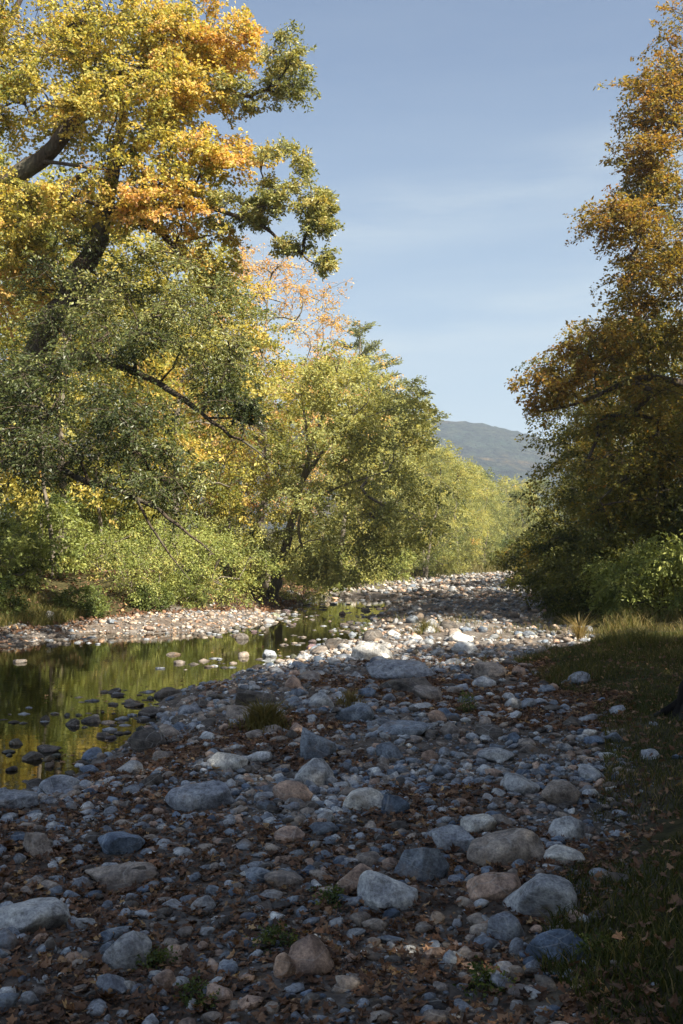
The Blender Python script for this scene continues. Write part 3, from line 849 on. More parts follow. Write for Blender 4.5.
def stone_shape(sub, seed, angular=0.5, rough=1.0):
    r = np.random.default_rng(seed)
    p = ICO[sub][0].copy()
    p = p * (1 + 0.13 * sines(p, 1.7, seed + 1)[:, None])
    for _ in range(int(7 + angular * 10)):
        n = unit(r.normal(size=3))
        lim = r.uniform(0.6, 0.95) - 0.16 * angular
        e = np.clip(p @ n - lim, 0, None)
        p = p - np.outer(e * min(1.0, 0.78 + 0.25 * angular), n)
    p = p * (1 + rough * (0.05 * sines(p, 4.5, seed + 2) + 0.024 * sines(p, 11, seed + 3))[:, None])
    p /= np.abs(p).max(0)
    return p


TINT = {'G': (0.21, 0.228, 0.262), 'B': (0.155, 0.18, 0.218), 'P': (0.335, 0.345, 0.36), 'T': (0.235, 0.2, 0.175), 'D': (0.085, 0.075, 0.068), 'O': (0.32, 0.225, 0.175), 'W': (0.44, 0.43, 0.41), 'N': (0.103, 0.136, 0.19)}
# cx, cy, w, h, tint, angular, depth ratio, short name, label
BOULD = [
 (205, 799, 72, 33, 'G', .15, .6, "long grey boulder", "long smooth grey boulder lying near the pool's near edge"),
 (313, 751, 38, 32, 'B', .9, .8, "angular bluish boulder", "angular pale-topped bluish boulder standing behind the two rounded ones"),
 (315, 776, 42, 27, 'P', .2, .8, "domed pale boulder", "domed pale grey boulder in the midst of dark leaf litter"),
 (292, 796, 38, 27, 'O', .4, .8, "pinkish blocky boulder", "pinkish blocky boulder touching the domed pale one in front"),
 (365, 803, 40, 23, 'W', .2, .8, "pale egg boulder", "pale egg-shaped boulder leaning on a small blue slab"),
 (394, 807, 29, 26, 'N', .9, .5, "small blue slab", "dark blue slab tilted beside the pale egg-shaped boulder"),
 (509, 852, 73, 39, 'T', .3, .8, "large speckled boulder", "largest speckled tan-grey boulder at the right of the stones"),
 (566, 833, 38, 27, 'P', .2, .8, "round pale boulder by grass", "round pale boulder near the dark grass edge"),
 (562, 857, 42, 18, 'W', .3, .8, "flat white boulder", "flat whitish boulder just below the round pale one near grass"),
 (497, 888, 54, 37, 'O', .35, .8, "tan block boulder", "tan-pink blocky boulder with pale flat top in the right foreground"),
 (541, 902, 64, 45, 'P', .7, .8, "broad pale boulder", "broad pale flat-topped boulder with a small pit, right foreground"),
 (561, 953, 60, 34, 'N', .8, .7, "dark blue boulder", "dark blue angular boulder half in the grass at lower right"),
 (308, 962, 46, 38, 'O', .15, .8, "orange-streaked round boulder", "round boulder with an orange streak, alone at the bottom centre"),
 (283, 970, 22, 26, 'O', .4, .8, "rusty wedge stone", "rusty wedge of stone tucked behind the orange-streaked round boulder"),
 (128, 958, 48, 40, 'P', .25, .8, "grey hooded boulder", "rounded grey boulder beside green weeds at lower left"),
 (111, 988, 30, 20, 'G', .5, .8, "flat grey stone below it", "flat grey stone in front of the rounded grey boulder, lower left"),
 (129, 988, 15, 14, 'W', .3, .8, "small cream stone", "small cream stone squeezed between two grey ones at lower left"),
 (163, 985, 21, 22, 'O', .4, .8, "small pinkish stone", "small pinkish upright stone right of the green weeds, lower left"),
 (30, 920, 80, 40, 'P', .4, .8, "wide pale boulder", "wide pale low boulder at the left edge of the foreground"),
 (6, 945, 26, 24, 'G', .4, .8, "grey corner stone", "grey stone cut by the left edge below the wide pale boulder"),
 (120, 846, 48, 29, 'N', .95, .7, "blue wedge boulder", "blue-grey wedge-shaped boulder with flat top amid small gravel"),
 (36, 847, 32, 29, 'T', .6, .8, "brown cube boulder", "brown blocky boulder near the left edge below the pool"),
 (58, 787, 44, 20, 'G', .3, .8, "waterline boulder", "smooth grey boulder on the pool's near waterline"),
 (14, 801, 54, 18, 'G', .4, .8, "left waterline slab", "flat grey slab cut by the left edge at the waterline"),
 (147, 744, 37, 24, 'D', .3, .8, "dark wet boulder", "dark brown rounded boulder standing at the pool's edge"),
 (226, 763, 38, 17, 'W', .8, .7, "white-patched boulder", "white-patched angular boulder behind the long grey one"),
 (237, 716, 42, 18, 'T', .5, .7, "slanted tan boulder", "slanted tan boulder behind the dry bush on the stones"),
 (256, 701, 42, 17, 'D', .4, .8, "dark flat-topped boulder", "dark brown boulder rising behind the dry bush"),
 (401, 730, 52, 16, 'B', .6, .7, "long blue slab", "long low blue-grey slab lying in brown leaves mid-bed"),
 (428, 696, 28, 17, 'T', .5, .8, "tan pointed boulder", "tan pointed boulder behind a flat pale one mid-bed"),
 (421, 708, 24, 11, 'P', .4, .8, "flat pale step stone", "flat pale stone at the foot of the tan pointed boulder"),
 (437, 718, 18, 15, 'O', .3, .8, "sunlit pinkish stone", "small pinkish stone catching a fleck of sun mid-bed"),
 (402, 673, 64, 20, 'G', .6, .7, "great grey slab", "great grey slab at the edge of the sunlit strip"),
 (410, 688, 58, 18, 'D', .7, .7, "brown slab in front", "brown slab directly in front of the great grey slab"),
 (376, 654, 44, 20, 'W', .5, .8, "sunlit white slab", "whitish slab glowing in the sunlit strip near the pool"),
 (460, 639, 24, 14, 'W', .4, .8, "sunlit white boulder", "whitish boulder in the sunlit strip, mid river"),
 (466, 650, 26, 14, 'P', .4, .8, "pale boulder in sun strip", "pale boulder just in front of the whitish one, sunlit strip"),
 (489, 671, 32, 17, 'T', .3, .8, "low tan boulder", "low tan boulder in shade behind the blue-grey ones at right"),
 (484, 684, 24, 13, 'P', .2, .8, "oval pale stone", "oval pale stone in front of the low tan boulder"),
 (354, 716, 36, 22, 'B', .7, .8, "leaning blue boulder", "blue-grey boulder leaning beside yellow weeds mid-bed"),
 (475, 826, 40, 18, 'W', .3, .8, "pale top-shelf boulder", "pale flat boulder perched over a grey slab, right of centre"),
 (456, 843, 46, 25, 'G', .7, .7, "grey shelf slab", "sloping grey slab under the pale flat boulder, right of centre"),
 (385, 896, 60, 36, 'P', .95, .8, "rough white slab", "rough whitish angular slab in the centre foreground"),
 (357, 882, 38, 28, 'O', .4, .8, "pale peach boulder", "pale peach boulder behind the rough whitish slab"),
 (425, 870, 56, 40, 'B', .9, .6, "jagged blue ledge", "jagged blue-grey ledge of rock right of the rough whitish slab"),
 (498, 758, 38, 16, 'P', .2, .8, "smooth pale loaf", "smooth pale loaf-shaped stone among leaves, right side"),
 (518, 786, 48, 20, 'P', .35, .8, "long pale loaf", "long pale stone below the loaf-shaped one, right side"),
 (560, 797, 40, 26, 'T', .3, .8, "tan hump", "tan humped boulder near the grass edge on the right"),
 (507, 931, 36, 28, 'G', .3, .8, "mottled grey stone", "mottled grey stone under the broad pale flat-topped boulder"),
 (548, 691, 18, 10, 'B', .4, .8, "blue stone by spur", "blue-grey stone beside the grassy spur"),
 (514, 706, 17, 13, 'P', .2, .8, "pale ball stone", "pale ball-like stone left of the grassy spur's stones"),
 (536, 704, 24, 10, 'G', .3, .8, "grey spur stone", "grey stone lying beside the pale ball-like one"),
 (579, 680, 22, 14, 'G', .5, .8, "stone in spur grass", "grey stone half hidden in the grassy spur"),
 (590, 735, 15, 9, 'W', .3, .8, "white chip stone", "white stone close to the shaded lawn"),
 (616, 739, 20, 11, 'B', .6, .8, "outer blue stone", "blue-grey stone lying farthest out on the grass edge"),
 (594, 741, 20, 10, 'N', .5, .8, "inner blue stone", "dark blue stone beside the white one near the lawn"),
 (516, 740, 16, 12, 'N', .5, .8, "lone blue cobble", "dark blue cobble among small stones, right of centre"),
 (608, 757, 18, 8, 'P', .4, .8, "flat pale edge stone", "flat pale stone on the lawn's edge"),
 (166, 693, 29, 14, 'D', .3, .8, "dark dome in pool", "largest dark dome-shaped rock standing at the pool's right margin"),
 (150, 713, 27, 12, 'D', .3, .8, "dark low rock in pool", "low dark rock in front of the dome-shaped one in the pool"),
 (91, 719, 19, 11, 'D', .4, .8, "dark rock mid pool", "dark rock standing in the middle of the pool reflections"),
 (115, 691, 14, 7, 'D', .3, .8, "small pool rock", "small dark rock alone in the bright reflection"),
 (133, 705, 20, 5, 'D', .3, .8, "flat pool rock", "flat dark rock barely above the water"),
 (72, 723, 14, 9, 'D', .4, .8, "left pool rock", "dark rock left of the larger one mid-pool"),
 (103, 735, 13, 7, 'D', .3, .8, "near pool rock", "small dark rock toward the pool's near side"),
 (49, 749, 22, 10, 'D', .4, .8, "shallow rock", "dark stone in the shallows at left"),
 (30, 757, 22, 10, 'D', .4, .8, "second shallow rock", "dark stone in the shallows nearest the left edge"),
 (18, 661, 15, 6, 'D', .4, .8, "far left pool rock", "dark rock in the pool near the left edge, far side"),
 (173, 654, 14, 4, 'D', .4, .8, "far pool rock", "thin dark rock on the far side of the pool"),
 (242, 637, 13, 8, 'D', .4, .8, "dark far bank rock", "dark rock in shallow water by the pale beach's tip"),
 (243, 655, 11, 7, 'T', .4, .8, "tan islet stone", "tan stone on the gravel tip jutting into the pool"),
 (269, 654, 14, 9, 'G', .4, .8, "grey islet stone", "grey stone on the gravel tip jutting into the pool"),
 (338, 645, 24, 12, 'D', .3, .8, "dark rounded shore rock", "dark rounded rock at the pool's right-hand shore before the white slab"),
 (49, 617, 12, 13, 'W', .5, .8, "white beach stone", "white upright stone beside the grass on the far beach"),
 (120, 878, 70, 18, 'T', .6, .7, "buried brown slab", "brown slab half buried in gravel below the blue wedge boulder"),
 (135, 877, 34, 20, 'D', .5, .8, "dark gravel boulder", "dark brown boulder right of the buried brown slab"),
 (284, 881, 38, 15, 'T', .3, .8, "low brown stone", "low brown elongated stone in leaf litter, centre left"),
 (258, 878, 26, 16, 'B', .5, .8, "low blue stone", "low bluish stone left of the low brown elongated one"),
 (288, 836, 30, 14, 'O', .3, .8, "beige twin stone", "beige double-humped stone below the long grey boulder"),
 (323, 829, 30, 14, 'B', .2, .8, "smooth blue egg", "smooth blue-grey egg-like stone right of the beige one"),
]
GB = "boulders of the riverbed"
placed = []          # (x, y, radius)
hero_pos = []
for i, (cx, cy, w, h, tint, ang, dr_, short, label) in enumerate(BOULD):
    x, y, z = ground_at(cx, cy + h * 0.22)
    in_pool = poly_sd(np.array([x]), np.array([y]), POOL)[0] < 0.0
    if in_pool:
        d = ray(cx, cy + h * 0.25); tq = (WATER_Z - CAM_Z) / d[2]
        x, y = d[0] * tq, d[1] * tq
        z = WATER_Z
    D = y
    a = w * D / FPX / 2
    bdep = a * dr_
    th = math.atan2(CAM_Z - z, y)
    c2 = (h * D / FPX / 2) ** 2 - (bdep * math.sin(th)) ** 2
    c = max(math.sqrt(max(c2, 0)) / math.cos(th) * 1.22, 0.33 * a)
    p = stone_shape(4, 1000 + i * 7, min(1, ang + 0.06))
    # sharper taper toward the top, wide base
    p = p * (1 + 0.011 * sines(p, 26, 60 + i)[:, None] + 0.02 * np.abs(sines(p, 7, 90 + i))[:, None])
    me = mesh_np("boulder", p, [ICO[4][1]], True)
    o = link("boulder", me, M_ROCK)
    o.scale = (a * 1.1, bdep * 1.05, c * 1.05)
    o.rotation_euler = (random.uniform(-.1, .1), random.uniform(-.12, .12), random.uniform(-.25, .25))
    o.location = (x, y + bdep * 0.25, z + c * (0.31 if not in_pool else 0.15))
    v = random.uniform(1.1, 1.4)
    o.color = tuple(ch * v for ch in TINT[tint]) + (1,)
    tag(o, label, "boulder", GB)
    placed.append((x, y + bdep * .25, max(a, bdep)))
    hero_pos.append((x, y, a, short))
NH = len(placed)

# medium stones, sized as they come, around the boulders
r = np.random.default_rng(77)
SHAPES = []
for k in range(22):
    me = mesh_np("stone", stone_shape(3, 4000 + 13 * k, r.uniform(0.3, 1.0)), [ICO[3][1]], True)
    SHAPES.append(me)
TN = ['G', 'G', 'B', 'B', 'P', 'T', 'T', 'O', 'D', 'N', 'G', 'D', 'T', 'P']
TWORD = {'G': 'grey', 'B': 'blue-grey', 'P': 'pale grey', 'T': 'tan', 'D': 'dark brown', 'O': 'pinkish', 'W': 'whitish', 'N': 'dark blue'}
GS = "loose stones of the riverbed"
pl = np.array(placed)
count, tries = 0, 0
labels_seen = {}
wet = 0
while wet < 46:
    if r.uniform() < 0.6:
        px, py = r.uniform(170, 390), r.uniform(602, 668)
    else:
        px, py = r.uniform(0, 230), r.uniform(684, 778)
    d = ray(px, py); tq = (WATER_Z - CAM_Z) / d[2]
    x, y = d[0] * tq, d[1] * tq
    sd = poly_sd(np.array([x]), np.array([y]), POOL)[0]
    if sd > 0.1 or sd < -2.2 * r.uniform(0.1, 1): continue
    a = r.uniform(5, 16) * y / FPX / 2 * (0.7 if py < 640 else 1)
    if np.min(np.hypot(pl[:, 0] - x, pl[:, 1] - y) - pl[:, 2] - a) < 0: continue
    tint = 'D' if r.uniform() < 0.75 else 'T'
    o = link("stone", SHAPES[r.integers(len(SHAPES))], M_ROCK)
    fl = r.uniform(0.4, 0.7)
    o.scale = (a, a * r.uniform(0.65, 1.0), a * fl)
    o.rotation_euler = (0, 0, r.uniform(0, 6.28))
    o.location = (x, y, WATER_Z + a * fl * 0.1)
    o.color = tuple(ch * r.uniform(0.8, 1.1) for ch in TINT[tint]) + (1,)
    hp = min(hero_pos, key=lambda q: math.hypot(q[0] - x, (q[1] - y)) - 0.5 * q[2])
    dx, dy = (x - hp[0]) / y * 20, (y - hp[1]) / y * 20
    rel = ("right of" if dx > 0 else "left of") if abs(dx) > abs(dy) * 0.6 else ("behind" if dy > 0 else "in front of")
    labels_seen.setdefault(f"wet {TWORD[tint]} stone in shallows {rel} the {hp[3]}", []).append((o, a))
    pl = np.vstack([pl, [x, y, a * 0.9]])
    wet += 1
while count < 222 and tries < 12000:
    tries += 1
    px, py = r.uniform(0, 640), 590 + 430 * r.uniform(0, 1) ** 0.9
    x, y, z = ground_at(px, py)
    if y > 70 or y < 3.5 or x > edge_r(y) - 0.05 or x < toe_l(y) + 0.5: continue
    sd = poly_sd(np.array([x]), np.array([y]), POOL)[0]
    if sd < -0.2: continue
    wpx = r.uniform(10, 19) + 16 * r.uniform(0, 1) ** 3
    wpx *= np.clip(0.5 + (py - 575) / 200, 0.55, 1.1)
    a = wpx * y / FPX / 2
    if np.min(np.hypot(pl[:, 0] - x, pl[:, 1] - y) - pl[:, 2] - a * 0.8) < 0: continue
    tint = TN[r.integers(len(TN))]
    o = link("stone", SHAPES[r.integers(len(SHAPES))], M_ROCK)
    fl = r.uniform(0.4, 0.8)
    o.scale = (a, a * r.uniform(0.65, 1.0), a * fl)
    o.rotation_euler = (r.uniform(-.2, .2), r.uniform(-.2, .2), r.uniform(0, 6.28))
    zz = max(z, WATER_Z - 0.02)
    o.location = (x, y, zz + a * fl * 0.18)
    v = r.uniform(0.85, 1.15)
    o.color = tuple(ch * v for ch in TINT[tint]) + (1,)
    hp = min(hero_pos, key=lambda q: math.hypot(q[0] - x, (q[1] - y)) - 0.5 * q[2])
    dx, dy = (x - hp[0]) / y * 20, (y - hp[1]) / y * 20
    rel = ("right of" if dx > 0 else "left of") if abs(dx) > abs(dy) * 0.6 else ("behind" if dy > 0 else "in front of")
    shp = "flat" if fl < 0.52 else ("rounded" if fl > 0.68 else "low")
    lab = f"{shp} {TWORD[tint]} stone {rel} the {hp[3]}"
    labels_seen.setdefault(lab, []).append((o, a))
    pl = np.vstack([pl, [x, y, a * 0.9]])
    count += 1
for lab, lst in labels_seen.items():
    lst.sort(key=lambda q: -q[1])
    for k, (o, a) in enumerate(lst):
        pre = "" if len(lst) == 1 else ("larger " if k == 0 else "smaller ") if len(lst) == 2 else ["largest ", "second largest ", "third largest ", "fourth largest ", "fifth largest ", "sixth largest ", "seventh largest ", "eighth largest ", "ninth largest ", "smallest "][min(k, 9)]
        tag(o, pre + lab, "stone", GS)


# pebbles too many to count: one object
r = np.random.default_rng(88)
LO = {1: [stone_shape(1, 7000 + 3 * k, 0.6, 0.6) for k in range(14)], 2: [stone_shape(2, 8000 + 3 * k, 0.7, 0.9) for k in range(14)]}
PV, PF, PC, off = [], [], [], 0


def leafy_mask(x, y):
    p = np.stack([x, y], 1)
    return sstep(-0.25, 0.35, sines(p, 1.3, 61) + 0.5 * sines(p, 3.2, 62))


def clear_of_boulders(x, y, k=0.95):
    ok = np.ones(len(x), bool)
    for (bx, by, br) in pl:
        ok &= np.hypot(x - bx, y - by) > br * k
    return ok


def scatter(n, dmin, dmax, smin, smax, sub, pw=2.2, band=(-0.36, 0.36), keep=1.0, left_beach=False, warm=False):
    global off
    D = np.sqrt(r.uniform(dmin ** 2, dmax ** 2, n))
    x = D * r.uniform(band[0], band[1], n)
    ok = (x < edge_r(D) + 0.15 * r.normal(size=n)) & (x > toe_l(D) + 0.3 * r.normal(size=n))
    x, D = x[ok], D[ok]
    sd = poly_sd(x, D, POOL)
    ok = sd > -0.15 + r.uniform(-0.4, 0.3, len(x))
    x, D, sd = x[ok], D[ok], sd[ok]
    lm = leafy_mask(x, D) * (D < 18)
    ok = r.uniform(0, 1, len(x)) > lm * 0.55
    x, D = x[ok], D[ok]
    ok = clear_of_boulders(x, D)
    x, D = x[ok], D[ok]
    z = H(x, D)
    s = smin + (smax - smin) * r.uniform(0, 1, len(x)) ** pw
    big = s > 0.05
    for i in range(len(x)):
        p = LO[sub][r.integers(14)]
        sx, sy, sz = s[i], s[i] * r.uniform(0.6, 1), s[i] * r.uniform(0.4, 0.75)
        a = r.uniform(0, 6.28); ca, sa = math.cos(a), math.sin(a)
        q = p * (sx, sy, sz)
        tilt = r.uniform(-0.3, 0.3)
        q = np.stack([q[:, 0] * ca - q[:, 1] * sa, q[:, 0] * sa + q[:, 1] * ca, q[:, 2] + q[:, 0] * tilt], 1)
        PV.append(q + (x[i], D[i], z[i] + sz * 0.3))
        PF.append(ICO[sub][1] + off); off += len(p)
        c = np.array(TINT[TN[r.integers(len(TN))]]) * r.uniform(0.95, 1.6)
        if warm: c = c * (0.98, 0.80, 0.65)
        elif D[i] > 20: c = c * (1.02, 0.95, 0.87)
        PC.append(np.tile(np.append(c, 1), (len(p), 1)))


scatter(10500, 2.6, 9.5, 0.018, 0.075, 2, 2.0, (-0.85, 0.36))
scatter(14500, 2.6, 10, 0.008, 0.026, 1, 1.5, (-0.85, 0.36))
scatter(16500, 9, 22, 0.015, 0.085, 1, 2.6, (-0.42, 0.38))
scatter(1300, 8, 24, 0.05, 0.17, 2, 3.0)
scatter(10000, 22, 50, 0.025, 0.12, 1, 2.4, (-0.36, 0.28))
scatter(380, 22, 60, 0.1, 0.26, 2, 2.4, (-0.15, 0.24))
scatter(16000, 23, 48, 0.02, 0.09, 1, 2.4, (-0.36, -0.02), warm=True)
scatter(9000, 3.4, 12, 0.006, 0.016, 1, 1.2)
scatter(13000, 45, 140, 0.05, 0.26, 1, 2.6, (-0.06, 0.24))
n = 5200
D = r.uniform(9, 52, n) ** 1.0
x = D * r.uniform(-0.36, 0.08, n)
sd = poly_sd(x, D, POOL)
ok = (sd < 0.2) & (sd > -2.6 * r.uniform(0, 1, n) ** 2) & (sines(np.stack([x, D], 1), 0.9, 64) + 0.5 * (D > 26) > 0.0)
for xx, yy in zip(x[ok], D[ok]):
    p = LO[1][r.integers(14)]
    q_ = r.uniform(0.03, 0.12) * (0.8 + yy / 60)
    sz = q_ * r.uniform(0.3, 0.5)
    PV.append(p * (q_, q_ * r.uniform(0.6, 1), sz) + (xx, yy, WATER_Z + sz * r.uniform(-0.5, 0.3)))
    PF.append(ICO[1][1] + off); off += len(p)
    c = np.array(TINT['DTGD'[r.integers(4)]]) * r.uniform(0.8, 1.3)
    PC.append(np.tile(np.append(c, 1), (len(p), 1)))
me = mesh_np("pebbles", np.concatenate(PV), [np.concatenate(PF)], True, {'tint': ('POINT', 'FLOAT_COLOR', np.concatenate(PC))})
tag(link("pebbles", me, M_PEB), "grey and brown river pebbles spread over the dry bed", "pebbles", kind='stuff')
print("pebbles", len(PV))


# ------------------------------------------------------------------ fallen leaves
LOBES = np.array([(0, 0), (-0.1, 0.34), (0.18, 0.26), (0.30, 0.50), (0.48, 0.26), (0.66, 0.24), (1.0, 0.0), (0.66, -0.24), (0.48, -0.26), (0.30, -0.50), (0.18, -0.26), (-0.1, -0.34)])


def flat_leaves(name, x, y, z, size, r, mat, hue, tilt=0.35):
    """one lobed, curled dead leaf per point, a fan of triangles round its middle"""
    n = len(x)
    a = r.uniform(0, 6.28, n)
    d = unit(np.stack([np.cos(a), np.sin(a), r.normal(0, tilt, n)], 1))
    nr = np.array([0, 0, 1.0]) + r.normal(size=(n, 3)) * tilt
    nr = unit(nr - (nr * d).sum(1, keepdims=True) * d)
    sd = np.cross(d, nr)
    curl = r.uniform(-0.9, 1.3, n)
    wid = r.uniform(0.5, 1.1, n)
    L = np.concatenate([[(0.4, 0.0)], LOBES])
    u = L[:, 0][None] - 0.4
    v = L[:, 1][None] * wid[:, None]
    w = curl[:, None] * (v ** 2 * 1.3 + u ** 2 * 0.5) + 0.05 * r.normal(size=(n, len(L)))
    P = np.stack([x, y, z], 1)[:, None] + size[:, None, None] * (u[..., None] * d[:, None] + v[..., None] * sd[:, None] + w[..., None] * nr[:, None])
    m_ = len(LOBES)
    fan = np.array([[0, 1 + i, 1 + (i + 1) % m_] for i in range(m_)])
    F = (np.arange(n)[:, None, None] * (m_ + 1) + fan[None]).reshape(-1, 3)
    return mesh_np(name, P.reshape(-1, 3), [F], False, {'hue': ('FACE', 'FLOAT', np.repeat(hue, m_)), 'val': ('FACE', 'FLOAT', np.repeat(np.clip(r.normal(1, .2, n), .5, 1.6), m_))})


r = np.random.default_rng(91)
nc = 11500
n = nc * 18
Dc = np.sqrt(r.uniform(2.6 ** 2, 19 ** 2, nc))
xc = Dc * r.uniform(-0.65, 0.37, nc)
sc_ = np.repeat(r.uniform(0.03, 0.3, nc), 18)
D = np.repeat(Dc, 18) + r.normal(size=n) * sc_
x = np.repeat(xc, 18) + r.normal(size=n) * sc_
keep = clear_of_boulders(x, D, 0.85) & (poly_sd(x, D, POOL) > 0.2) & (r.uniform(0, 1, n) < 0.06 + 0.94 * leafy_mask(x, D) ** 1.2) & (x < edge_r(D) + 0.4)
x, D = x[keep], D[keep]
z = H(x, D) + r.uniform(0.004, 0.03, len(x))
me = flat_leaves("fallen_leaves", x, D, z, (0.014 + 0.05 * r.uniform(0, 1, len(x)) ** 1.6) * (1 + 0.02 * D), r, M_DEAD, np.clip(r.normal(0.42, 0.3, len(x)), 0, 1))
tag(link("fallen_leaves", me, M_DEAD), "brown fallen leaves lying between the stones", "leaves", kind='stuff')
n = 5000
D = 3.2 + 17 * r.uniform(0, 1, n) ** 1.4
x = edge_r(D) + 4.5 * r.uniform(0, 1, n)
me = flat_leaves("lawn_leaves", x, D, H(x, D) + r.uniform(0.02, 0.09, n), r.uniform(0.03, 0.07, n), r, M_DEAD, np.clip(r.normal(0.55, 0.25, n), 0, 1), 0.5)
tag(link("lawn_leaf_litter", me, M_DEAD), "brown fallen leaves scattered over the shaded lawn", "leaves", kind='stuff')
n = 11000
D = np.sqrt(r.uniform(22 ** 2, 60 ** 2, n))
x = toe_l(D) - 9 * r.uniform(0, 1, n) ** 1.5 + 0.8
me = flat_leaves("bank_leaves", x, D, H(x, D) + r.uniform(0, 0.12, n), r.uniform(0.08, 0.16, n), r, M_DEAD, np.clip(r.normal(0.4, 0.28, n), 0, 1), 0.6)
tag(link("bank_leaf_litter", me, M_DEAD), "brown leaf litter covering the left bank under the shrubs", "leaves", kind='stuff')


n = 2600
y = r.uniform(8.5, 40, n)
x = y * r.uniform(-0.37, 0.06, n)
sd = poly_sd(x, y, POOL)
k = (sd < 0.1) & (sd > -3.5 * r.uniform(0, 1, n) ** 2.5) & (sines(np.stack([x, y], 1), 1.1, 68) > 0.15)
x, y = x[k], y[k]
me = flat_leaves("floating_leaves", x, y, np.full(len(x), WATER_Z + 0.006), r.uniform(0.04, 0.08, len(x)), r, M_DEAD, np.clip(r.normal(0.75, 0.25, len(x)), 0, 1), 0.04)
tag(link("floating_leaves", me, M_DEAD), "brown and yellow leaves floating along the pool's edges", "leaves", kind='stuff')


# ------------------------------------------------------------------ grass
def blades(name, x, y, z, h, w, hue, r, bend=0.5):
    n = len(x)
    a = r.uniform(0, 6.28, n)
    side = np.stack([np.cos(a), np.sin(a), np.zeros(n)], 1) * w[:, None]
    b = r.uniform(0, 6.28, n)
    lean = np.stack([np.cos(b), np.sin(b), np.zeros(n)], 1) * (h * bend * r.uniform(0.2, 1, n))[:, None]
    p = np.stack([x, y, z], 1)
    up = np.array([0, 0, 1.0]) * h[:, None]
    v = np.stack([p - side, p + side, p + up * 0.6 + lean * 0.35 + side * 0.7, p + up * 0.6 + lean * 0.35 - side * 0.7, p + up * 0.95 + lean], 1)
    k = np.arange(n)[:, None] * 5
    q = (k + [0, 1, 2, 3]); t3 = (k + [3, 2, 4])
    hv = np.concatenate([hue, hue])
    return mesh_np(name, v.reshape(-1, 3), [q, t3], False, {'hue': ('FACE', 'FLOAT', np.clip(hv, 0, 1)), 'val': ('FACE', 'FLOAT', np.ones(2 * n))})


r = np.random.default_rng(92)
n = 90000
D = 3.0 + 20 * r.uniform(0, 1, n) ** 1.3
x = edge_r(D) - 0.15 + 5.5 * r.uniform(0, 1, n) ** 1.2 * np.clip(D / 8, 0.5, 1)
keep = (x < D * 0.37 + 0.6) & (sines(np.stack([x, D], 1), 2.6, 76) > np.clip(-0.1 - (x - edge_r(D) - 0.2) * 0.9, -1.4, 0.4) - 0.35)
x, D = x[keep], D[keep]
hh = r.uniform(0.03, 0.085, len(x)) * (1 + 0.5 * sines(np.stack([x, D], 1), 1.5, 71))
me = blades("grass", x, D, H(x, D) - 0.01, np.abs(hh) + 0.02, np.full(len(x), 0.004), np.clip(0.35 + 0.2 * sines(np.stack([x, D], 1), 2.5, 72) + r.normal(0, .25, len(x)), 0, 1), r, 1.1)
tag(link("grass", me, M_GRASS), "short dark lawn grass on the shaded right bank", "grass", kind='stuff')
# longer grass on the spur and sunlit edge, and on the left bank
X, Y, HH, HU = [], [], [], []
for (n, x0, x1, y0, y1, h0, h1, hu) in [(16000, 3.2, 7.5, 15.2, 20.5, 0.05, 0.24, 0.45), (3500, 6.2, 11, 23.5, 27.5, 0.1, 0.4, 0.62), (6000, 6.0, 14, 26, 33, 0.08, 0.25, 0.25), (3000, 1.5, 6, 17, 34, 0.08, 0.3, 0.5)]:
    xx, yy = r.uniform(x0, x1, n), r.uniform(y0, y1, n)
    k = (xx > edge_r(yy) - 0.2) if n > 3000 else (sines(np.stack([xx, yy], 1), 1.6, 73) > 0.55)
    xx, yy = xx[k], yy[k]
    X.append(xx); Y.append(yy); HH.append(r.uniform(h0, h1, len(xx)) * np.clip(0.9 + 0.8 * sines(np.stack([xx, yy], 1), 2.2, 75), 0.2, 2)); HU.append(r.normal(hu, .22, len(xx)))
n = 9000
yy = r.uniform(24, 31.5, n); xx = toe_l(yy) - 3.0 * r.uniform(0, 1, n) ** 1.5
X.append(xx); Y.append(yy); HH.append(r.uniform(0.15, 0.5, n)); HU.append(r.normal(0.55, 0.15, n))
n = 9000
yy = r.uniform(70, 150, n); xx = toe_l(yy) - 6 * r.uniform(0, 1, n)
X.append(xx); Y.append(yy); HH.append(r.uniform(0.4, 1.1, n)); HU.append(r.normal(0.6, 0.12, n))
X, Y, HH, HU = map(np.concatenate, (X, Y, HH, HU))
me = blades("long_grass", X, Y, H(X, Y) - 0.02, HH, np.clip(0.0025 * Y / 10, 0.004, 0.05), HU, r, 1.0)
tag(link("long_grass", me, M_GRASS), "long unmown grass on the banks and the spur among stones", "grass", kind='stuff')

